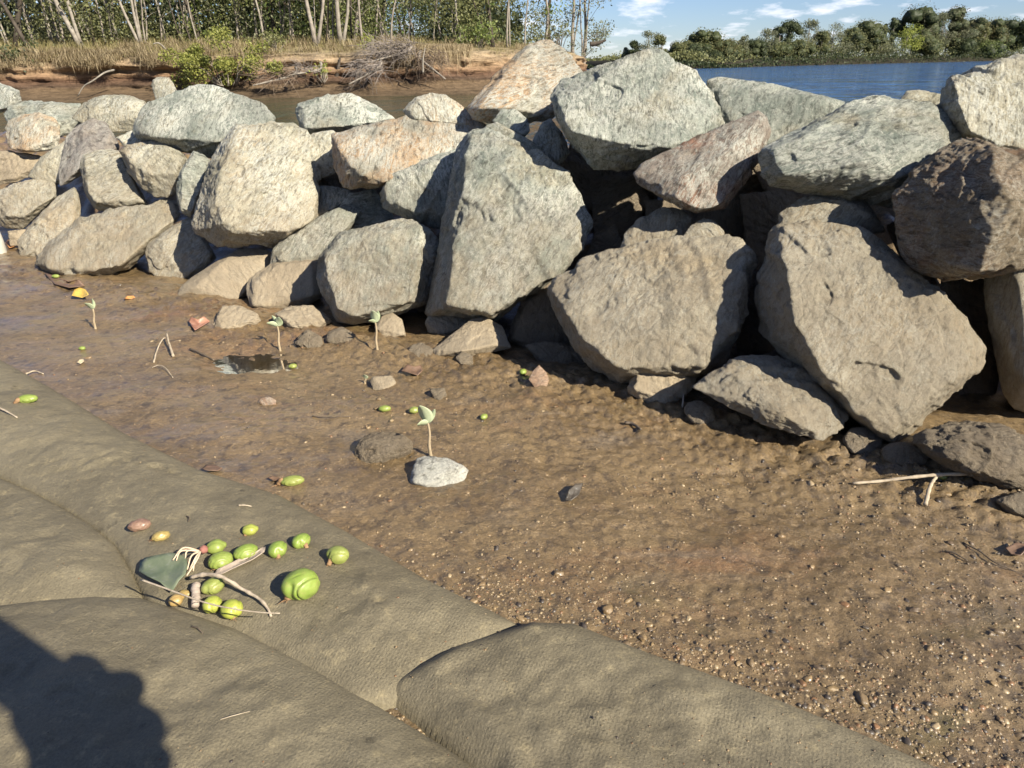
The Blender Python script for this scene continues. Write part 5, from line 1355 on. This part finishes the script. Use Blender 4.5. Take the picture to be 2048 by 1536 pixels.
dead_shrub('big heap of grey dead brush hanging over the bank at the centre', 800, 122, 25.2, 2.5, 1.0, 300, GB, -1, .15)
dead_shrub('grey dead crown fallen down the bank to the water below the heap', 745, 152, 24.3, 1.7, .8, 200, GB, -1, .9)
dead_shrub('brown dead branches trailing to the water right of the heap', 850, 140, 24.8, 1.6, 1.1, 140, BB, 1, .8)
dead_shrub('fallen bare branches lying at the water under the green bush', 570, 165, 24.0, 2.2, .7, 130, BB, -1, .3)
dead_shrub('bleached fallen branches on the mud right of the green bush', 625, 150, 24.4, 1.5, .5, 60, GB, -1, -.1)
def log(label, pts, y, w, mat, name='fallen_branch', cat='branch'):
    P = [at_y(q[0], q[1], y + (q[2] if len(q) > 2 else 0)) for q in pts]
    o0 = P[0].copy(); C = spline(np.array(P) - o0, 18)
    ob = obj(name, mesh_np(name, *tube(C, np.linspace(w, w * .4, 18) * .5 * y / FPX, 7)), mat, None, tuple(o0))
    tag(ob, label, cat, 'fallen wood on the far bank')
log('bleached branch arching down over the undercut at the left', [(228, 140, .3), (208, 146, -.3), (185, 162, -.6), (168, 172, -.6), (155, 193, -.6)], 24.2, 4, TRM['pale'])
log('pale curved dead branch standing in the grass on the bank', [(335, 104, 0), (325, 92, -.2), (316, 86, -.3), (306, 88, -.3)], 27, 5, TRM['pale'])
log('dark weathered log lying on the end of the headland', [(1180, 88, 0), (1196, 86, 0), (1212, 80, 0)], 38, 9, TRM['dark'], 'log', 'log')
log('dark rotten stump in the gully of the orange bank', [(672, 158, .2), (676, 140, .2), (680, 115, .3)], 25.4, 9, TRM['dark'], 'stump', 'stump')
log('dead stick standing in front of the dead brush heap', [(846, 145, -.6), (846, 120, -.6), (850, 96, -.5)], 25, 4, TRM['pale'])

# ------------------------------------------------------------------ far shore of the river
SH = np.array([(9, 230), (18, 180), (26, 148), (33, 137), (60, 172), (100, 215), (164, 272), (260, 350), (420, 470)], float)
def shore(u):
    r = rays([(u, 130)])[0]; k = r[0] / r[1]
    for a, b in zip(SH[:-1], SH[1:]):
        d = b - a; den = d[0] - k * d[1]
        s = (k * a[1] - a[0]) / den if abs(den) > 1e-9 else -1
        if -0.001 <= s <= 1.001: return a + d * s
    return SH[0] if k < .1 else SH[-1]
C = spline(SH, 160); T = np.gradient(C, axis=0); T /= np.linalg.norm(T, axis=1)[:, None]; Nn = np.stack([-T[:, 1], T[:, 0]], 1)
rows = [np.concatenate([C + np.array([[0.0, t * 1.2]]), np.full((160, 1), z)], 1) for t, z in ((-6, -1.7), (-.5, -.2), (0, .1), (2, 1.0), (8, 1.6), (60, 2.4), (400, 3), (1200, 3))]
V = np.stack(rows, 1); m_ = V.shape[1]; i = np.arange(159)[:, None] * m_ + np.arange(m_ - 1)[None]
F = np.stack([i, i + 1, i + m_ + 1, i + m_], -1).reshape(-1, 4)[:, ::-1]
fsm = simple_mat('far_shore_soil', (0.016, 0.015, 0.010), (0.035, 0.03, 0.02), .3, .95, .1, 0)
kind(obj('far_shore', mesh_np('far_shore', V.reshape(-1, 3), np.ascontiguousarray(F)), fsm), 'structure')
FG = 'trees on the far shore of the river'
FAR = [
 (1252, 95, 18, 'grey', 'airy', 'hazy little tree just right of the headland, leftmost on the far shore'), (1271, 84, 22, 'dark', 'round', 'small dark round tree near the headland'),
 (1297, 61, 38, 'grey', 'airy', 'tall airy grey-green tree left of the blue-grey boulder peak'), (1324, 71, 22, 'olive', 'oval', 'narrow oval tree next to the airy one above the boulder peak'),
 (1351, 89, 30, 'olive', 'round', 'low olive tree right of the narrow oval one'), (1372, 78, 26, 'olive', 'oval', 'olive tree left of the big round crown'), (1392, 92, 34, 'dark', 'round', 'dark low tree in front of the big round crown'),
 (1411, 63, 54, 'olive', 'round', 'big round-crowned tree standing above its neighbours left of the dip'), (1446, 86, 56, 'yellowolive', 'round', 'pale olive feathery tree in the dip of the tree line'), (1472, 96, 40, 'olive', 'round', 'low olive tree at the lowest point of the tree line'),
 (1487, 72, 28, 'grey', 'airy', 'airy grey tree just right of the dip'), (1512, 76, 38, 'dark', 'round', 'dark rounded tree right of the airy grey one'), (1537, 60, 40, 'grey', 'airy', 'grey-leaved tree rising in steps to the right'),
 (1559, 51, 30, 'dark', 'oval', 'dark oval tree left of the tall twin crowns'), (1586, 41, 40, 'dark', 'round', 'left one of the tall twin crowns'), (1622, 40, 44, 'grey', 'airy', 'right one of the tall twin crowns, thin and airy'),
 (1648, 64, 30, 'olive', 'round', 'olive tree in the notch right of the twin crowns'), (1672, 44, 44, 'grey', 'airy', 'open grey tree with pale limbs right of the notch'), (1704, 57, 36, 'olive', 'round', 'rounded olive tree left of the flat-topped one'),
 (1738, 48, 50, 'olive', 'round', 'broad flat-topped olive tree'), (1771, 48, 16, 'dark', 'cone', 'left of two narrow dark conical trees'), (1791, 35, 18, 'dark', 'cone', 'right and taller of two narrow dark conical trees'),
 (1836, 20, 62, 'casu', 'round', 'tallest broad dark casuarina of the far shore'), (1822, 46, 44, 'yellow', 'airy', 'bright yellow-green tree in front of the tall casuarina'), (1862, 38, 36, 'dark', 'round', 'dark tree between the casuarina and the airy tall one'),
 (1888, 26, 34, 'grey', 'airy', 'tall airy tree with pale trunk right of the casuarina'), (1908, 17, 44, 'casu', 'round', 'high dark crown, second tallest on the far shore'), (1928, 46, 34, 'grey', 'airy', 'grey tree with bare pale limbs at the right'),
 (1950, 39, 40, 'yellowolive', 'round', 'yellowish olive crown above the right water edge'), (1972, 52, 30, 'olive', 'airy', 'thin olive tree right of the yellowish crown'), (1992, 42, 44, 'yellowolive', 'round', 'yellow-olive spreading tree near the right edge'),
 (2024, 41, 50, 'dark', 'round', 'dark spreading flat tree near the right edge'), (2052, 48, 44, 'green', 'round', 'green tree cut by the right edge'),
 (1430, 108, 30, 'dark', 'round', 'dark bush-like tree low at the water left of the dip'), (1550, 92, 44, 'olive', 'round', 'mid-height olive tree below the stepped grey one'), (1600, 84, 44, 'olive', 'round', 'mid-height tree below the twin crowns'),
 (1690, 86, 44, 'grey', 'airy', 'grey tree with leaning white limbs over the water'), (1760, 84, 50, 'grey', 'airy', 'grey tree with a long white fallen limb below the conical trees'), (1850, 80, 50, 'olive', 'round', 'mid-height olive tree below the casuarina'), (1920, 84, 44, 'dark', 'round', 'dark tree low at the water under the airy right trees'), (1975, 88, 44, 'green', 'round', 'green rounded tree low at the water at the right'),
]
LFM['yellowolive'] = leaf_mat('yellow_olive_foliage', [(0.076, 0.081, 0.026), (0.152, 0.144, 0.060), (0.206, 0.189, 0.086)])
LFM['casu'] = leaf_mat('casuarina_foliage', [(0.050, 0.049, 0.025), (0.093, 0.090, 0.045), (0.124, 0.116, 0.059)])
for (u, vt, wp, lf, form, lab) in FAR:
    s = shore(u); r = rays([(u, vt)])[0]; hd_ = np.hypot(*s)
    dd = hd_ + rng.uniform(7, 16) + max(0, (70 - vt)) * .25
    q = CAMP + r * (dd / np.hypot(r[0], r[1]))
    zb = 1.4; b = np.array([q[0], q[1], zb]); H = q[2] - zb; m_ = dd / FPX; w = wp * m_ * 1.2
    T = thing('tree', lab, 'tree', tuple(b), FG)
    mb = MB()
    lean = rng.uniform(-.10, .10)
    top = np.array([lean * H * .5, 0, H * .85])
    trunk = spline([np.zeros(3), np.array([lean * H * .5, 0, H * .35]) + rng.normal(size=3) * .02 * H, top], 9)
    mb.add(*tube(trunk, np.linspace(.20, .06, 9) * max(.6, H / 11), 6))
    ncl = {'round': 16, 'airy': 13, 'oval': 10, 'cone': 10}[form]
    cs = []; rad = []
    for k in range(ncl):
        if form == 'cone':
            h = .12 + .84 * k / (ncl - 1); c = np.array([rng.normal() * w * .10 * (1 - h), rng.normal() * w * .2, h * H]); rr = w * (.55 - .40 * h)
        else:
            a = rng.uniform(0, 2 * pi); rr0 = rng.uniform(.1, 1) ** .6
            h = rng.uniform(.32, 1) if form != 'oval' else rng.uniform(.25, 1)
            env = math.sqrt(max(.05, 1 - ((h - .62) / .42) ** 2)) if h > .62 else .75 + .25 * h / .62
            c = np.array([cos(a) * w * .42 * rr0 * env + lean * H * .4, sin(a) * w * .42 * rr0 * env, h * H * .93]); rr = w * (.27 if form == 'round' else .19 if form == 'airy' else .28) * rng.uniform(.75, 1.3)
        cs.append(c); rad.append(rr)
        if k < 9: mb.add(*tube(spline([trunk[min(8, 2 + k % 6)], (trunk[min(8, 3 + k % 6)] + c) / 2 + rng.normal(size=3) * .03 * H, c], 5), np.linspace(.09, .03, 5) * max(.5, H / 12), 4))
    cs[0] = np.array([0, 0, H - rad[0] * .7])
    obj('trunk', mb.mesh('trunk'), TRM['pale' if form == 'airy' or lf == 'yellow' else 'grey'], T)
    per = {'round': 330, 'airy': 190, 'oval': 300, 'cone': 220}[form]
    ls = max(.22, 1.9 * m_)
    V, F = clumps(np.array(cs), np.array(rad), per, ls, .6)
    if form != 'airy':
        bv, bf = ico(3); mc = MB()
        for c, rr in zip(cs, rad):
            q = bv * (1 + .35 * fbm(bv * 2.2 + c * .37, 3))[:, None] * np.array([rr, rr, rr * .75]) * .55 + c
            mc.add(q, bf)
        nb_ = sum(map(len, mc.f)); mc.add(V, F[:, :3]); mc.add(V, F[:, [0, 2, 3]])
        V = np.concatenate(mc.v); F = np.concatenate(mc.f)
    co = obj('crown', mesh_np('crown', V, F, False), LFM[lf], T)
    if form != 'airy':                       # solid cores in dark colour paint the shade inside the crown
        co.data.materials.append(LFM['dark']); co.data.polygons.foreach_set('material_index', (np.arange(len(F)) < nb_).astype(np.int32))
# the dark mass of mangroves along the waterline and the wood behind
def shore_band(n, t0, t1, z0, z1, size, seed, zfun=None):
    g = np.random.default_rng(seed); C = spline(SH, 400); L_ = np.linalg.norm(np.diff(C, axis=0), axis=1)
    w = 1.0 / np.hypot(C[:, 0], C[:, 1]) ** 1.0; w /= w.sum()
    i = g.choice(400, n, p=w)
    T_ = np.gradient(C, axis=0); T_ /= np.linalg.norm(T_, axis=1)[:, None]
    t = g.uniform(t0, t1, n)
    P = C[i] + np.stack([-T_[i, 1], T_[i, 0]], 1) * t[:, None] + T_[i] * g.uniform(-3, 3, n)[:, None]
    hn = 0.55 + 0.75 * fbm(np.stack([P[:, 0] * .09, P[:, 1] * .09, np.full(n, seed * 1.)], 1), 3)
    hn = hn * (0.32 + 0.68 * smooth(36, 95, P[:, 0]))
    z = z0 + (z1 - z0) * np.clip(hn, .12, 1.3) * g.uniform(0, 1, n) ** .8
    return np.concatenate([P, z[:, None]], 1), np.hypot(P[:, 0], P[:, 1])
P, dd = shore_band(26000, -1, 8, .0, 4.2, 1, 3)
V, F = leaf_quads(P, .42, .7, .2); kind(obj('mangrove_thicket', mesh_np('mangrove_thicket', V, F, False), LFM['dark']), 'stuff')
P, dd = shore_band(30000, 3, 14, .8, 8.5, 1, 8)
V, F = leaf_quads(P, .42, .7, .2); kind(obj('shore_thicket', mesh_np('shore_thicket', V, F, False), LFM['olive']), 'stuff')

# ------------------------------------------------------------------ the photographer, crouched behind the phone (their shadow falls into the picture)
def skin(name, nodes, edges, mat, parent, sub=2, root=0):
    me = bpy.data.meshes.new(name)
    me.from_pydata([n[:3] for n in nodes], edges, [])
    o = bpy.data.objects.new(name, me); COL.objects.link(o); me.materials.append(mat)
    o.parent = parent
    m_ = o.modifiers.new('skin', 'SKIN'); m_.use_smooth_shade = True
    sv = me.skin_vertices[0].data
    for i, n in enumerate(nodes): sv[i].radius = (n[3], n[4] if len(n) > 4 else n[3]); sv[i].use_root = (i == root)
    s2 = o.modifiers.new('sub', 'SUBSURF'); s2.levels = sub; s2.render_levels = sub
    return o
CLO = simple_mat('dark_blue_shirt', (0.03, 0.045, 0.08), (0.05, 0.07, 0.11), 25, .85, .2, .3)
SKN = simple_mat('skin', (0.42, 0.26, 0.19), (0.48, 0.31, 0.23), 30, .55, .3, .1)
PHN = simple_mat('dark_phone', (0.02, 0.02, 0.025), (0.03, 0.03, 0.035), 10, .3, .5, 0)
HR = simple_mat('brown_hair', (0.05, 0.032, 0.02), (0.09, 0.06, 0.04), 60, .6, .3, .5)
per = thing('person', 'person crouched behind the camera holding a phone, casting the shadow at the lower left', 'person', (0.03, -0.6, 0.08))
o0 = Vector((0.03, -0.6, 0.08))
def J(x, y, z, r, r2=None): return (x - o0.x, y - o0.y, z - o0.z, r, r2 or r)
body = [J(.03, -.62, .30, .15, .12), J(.03, -.60, .47, .14, .10), J(.03, -.53, .66, .16, .10), J(.03, -.47, .80, .06), J(.03, -.43, .88, .065, .07), J(.03, -.40, .97, .085, .095), J(.03, -.40, 1.04, .06, .07),
        J(.20, -.48, .74, .06), J(.345, -.32, .48, .055), J(.232, -.09, .525, .046), J(-.14, -.48, .74, .06), J(-.25, -.28, .52, .045), J(-.11, -.10, .62, .032),
        J(.13, -.58, .30, .10), J(.24, -.24, .36, .065), J(.20, -.50, .14, .045), J(.22, -.33, .115, .04),
        J(-.07, -.58, .30, .10), J(-.22, -.26, .36, .065), J(-.18, -.50, .14, .045), J(-.20, -.33, .115, .04)]
skin('body', body, [(0, 1), (1, 2), (2, 3), (3, 4), (4, 5), (5, 6), (2, 7), (7, 8), (8, 9), (2, 10), (10, 11), (11, 12), (0, 13), (13, 14), (14, 15), (15, 16), (0, 17), (17, 18), (18, 19), (19, 20)], CLO, per)
V, F = ico(4); r = 1 + .03 * fbm(V * 6, 2)
hv = V * r[:, None] * np.array([.098, .112, .09]); hv = hv[:, :]
obj('hair', mesh_np('hair', hv, F), HR, per, (0.0, .185, .945))
AX = CRN @ np.array([1.0, 0, 0]); AY = CRN @ np.array([0, 1.0, 0]); AZ = CRN @ np.array([0, 0, 1.0])     # phone plane
def PP(a, b, c): return CAMP + AX * a + AY * b + AZ * c - np.array(o0)
def PJ(a, b, c, r): return (*PP(a, b, c), r)
bm = bmesh.new(); bmesh.ops.create_cube(bm, size=1); bmesh.ops.scale(bm, verts=bm.verts, vec=(.156, .092, .008)); bmesh.ops.bevel(bm, geom=bm.edges[:], offset=.003, segments=2, affect='EDGES')
me = bpy.data.meshes.new('phone'); bm.to_mesh(me); bm.free()
ph = obj('phone', me, PHN); ph.matrix_world = Matrix.Translation(Vector(CAMP + AX * .083 + AY * .0 + AZ * .0085)) @ (CR @ Matrix.Rotation(radians(-40), 3, 'Z')).to_4x4()
tag(ph, 'dark phone held in both hands at the point the picture is taken from', 'phone')
# right hand: palm at the end of the phone, fingers over its back
skin('right_hand', [PJ(.225, -.20, .06, .046), PJ(.19, -.125, .045, .050), PJ(.165, -.065, .035, .050), PJ(.185, -.035, .028, .026), PJ(.192, -.020, .008, .014), PJ(.172, -.012, -.012, .0115), PJ(.142, -.010, -.016, .010),
    PJ(.215, -.045, .02, .022), PJ(.226, -.034, -.004, .0155), PJ(.20, -.034, -.018, .012), PJ(.165, -.034, -.018, .010), PJ(.22, -.078, .02, .022), PJ(.236, -.076, -.004, .0145), PJ(.205, -.066, -.018, .011), PJ(.165, -.06, -.018, .010), PJ(.225, -.105, .025, .02), PJ(.235, -.108, .0, .012), PJ(.20, -.094, -.016, .009),
    PJ(.14, -.07, .05, .016), PJ(.11, -.05, .03, .013), PJ(.185, -.015, .018, .022)],
    [(0, 1), (1, 2), (2, 3), (3, 4), (4, 5), (5, 6), (2, 7), (7, 8), (8, 9), (9, 10), (1, 11), (11, 12), (12, 13), (13, 14), (1, 15), (15, 16), (16, 17), (2, 18), (18, 19), (3, 20)], SKN, per, 2)
skin('left_hand', [PJ(-.13, -.10, .09, .028), PJ(-.10, -.07, .06, .034), PJ(-.08, -.03, .035, .030), PJ(-.05, .015, .02, .011), PJ(.0, .035, .012, .0105), PJ(.06, .035, .010, .010), PJ(-.06, -.03, .0, .011), PJ(-.03, -.035, .02, .010), PJ(-.085, -.055, .01, .011), PJ(-.05, -.06, .022, .010), PJ(-.09, -.085, .02, .010), PJ(-.05, -.085, .026, .009), PJ(-.06, -.06, .05, .013), PJ(-.02, -.045, .03, .011)],
    [(0, 1), (1, 2), (2, 3), (3, 4), (4, 5), (2, 6), (6, 7), (1, 8), (8, 9), (1, 10), (10, 11), (1, 12), (12, 13)], SKN, per, 2)
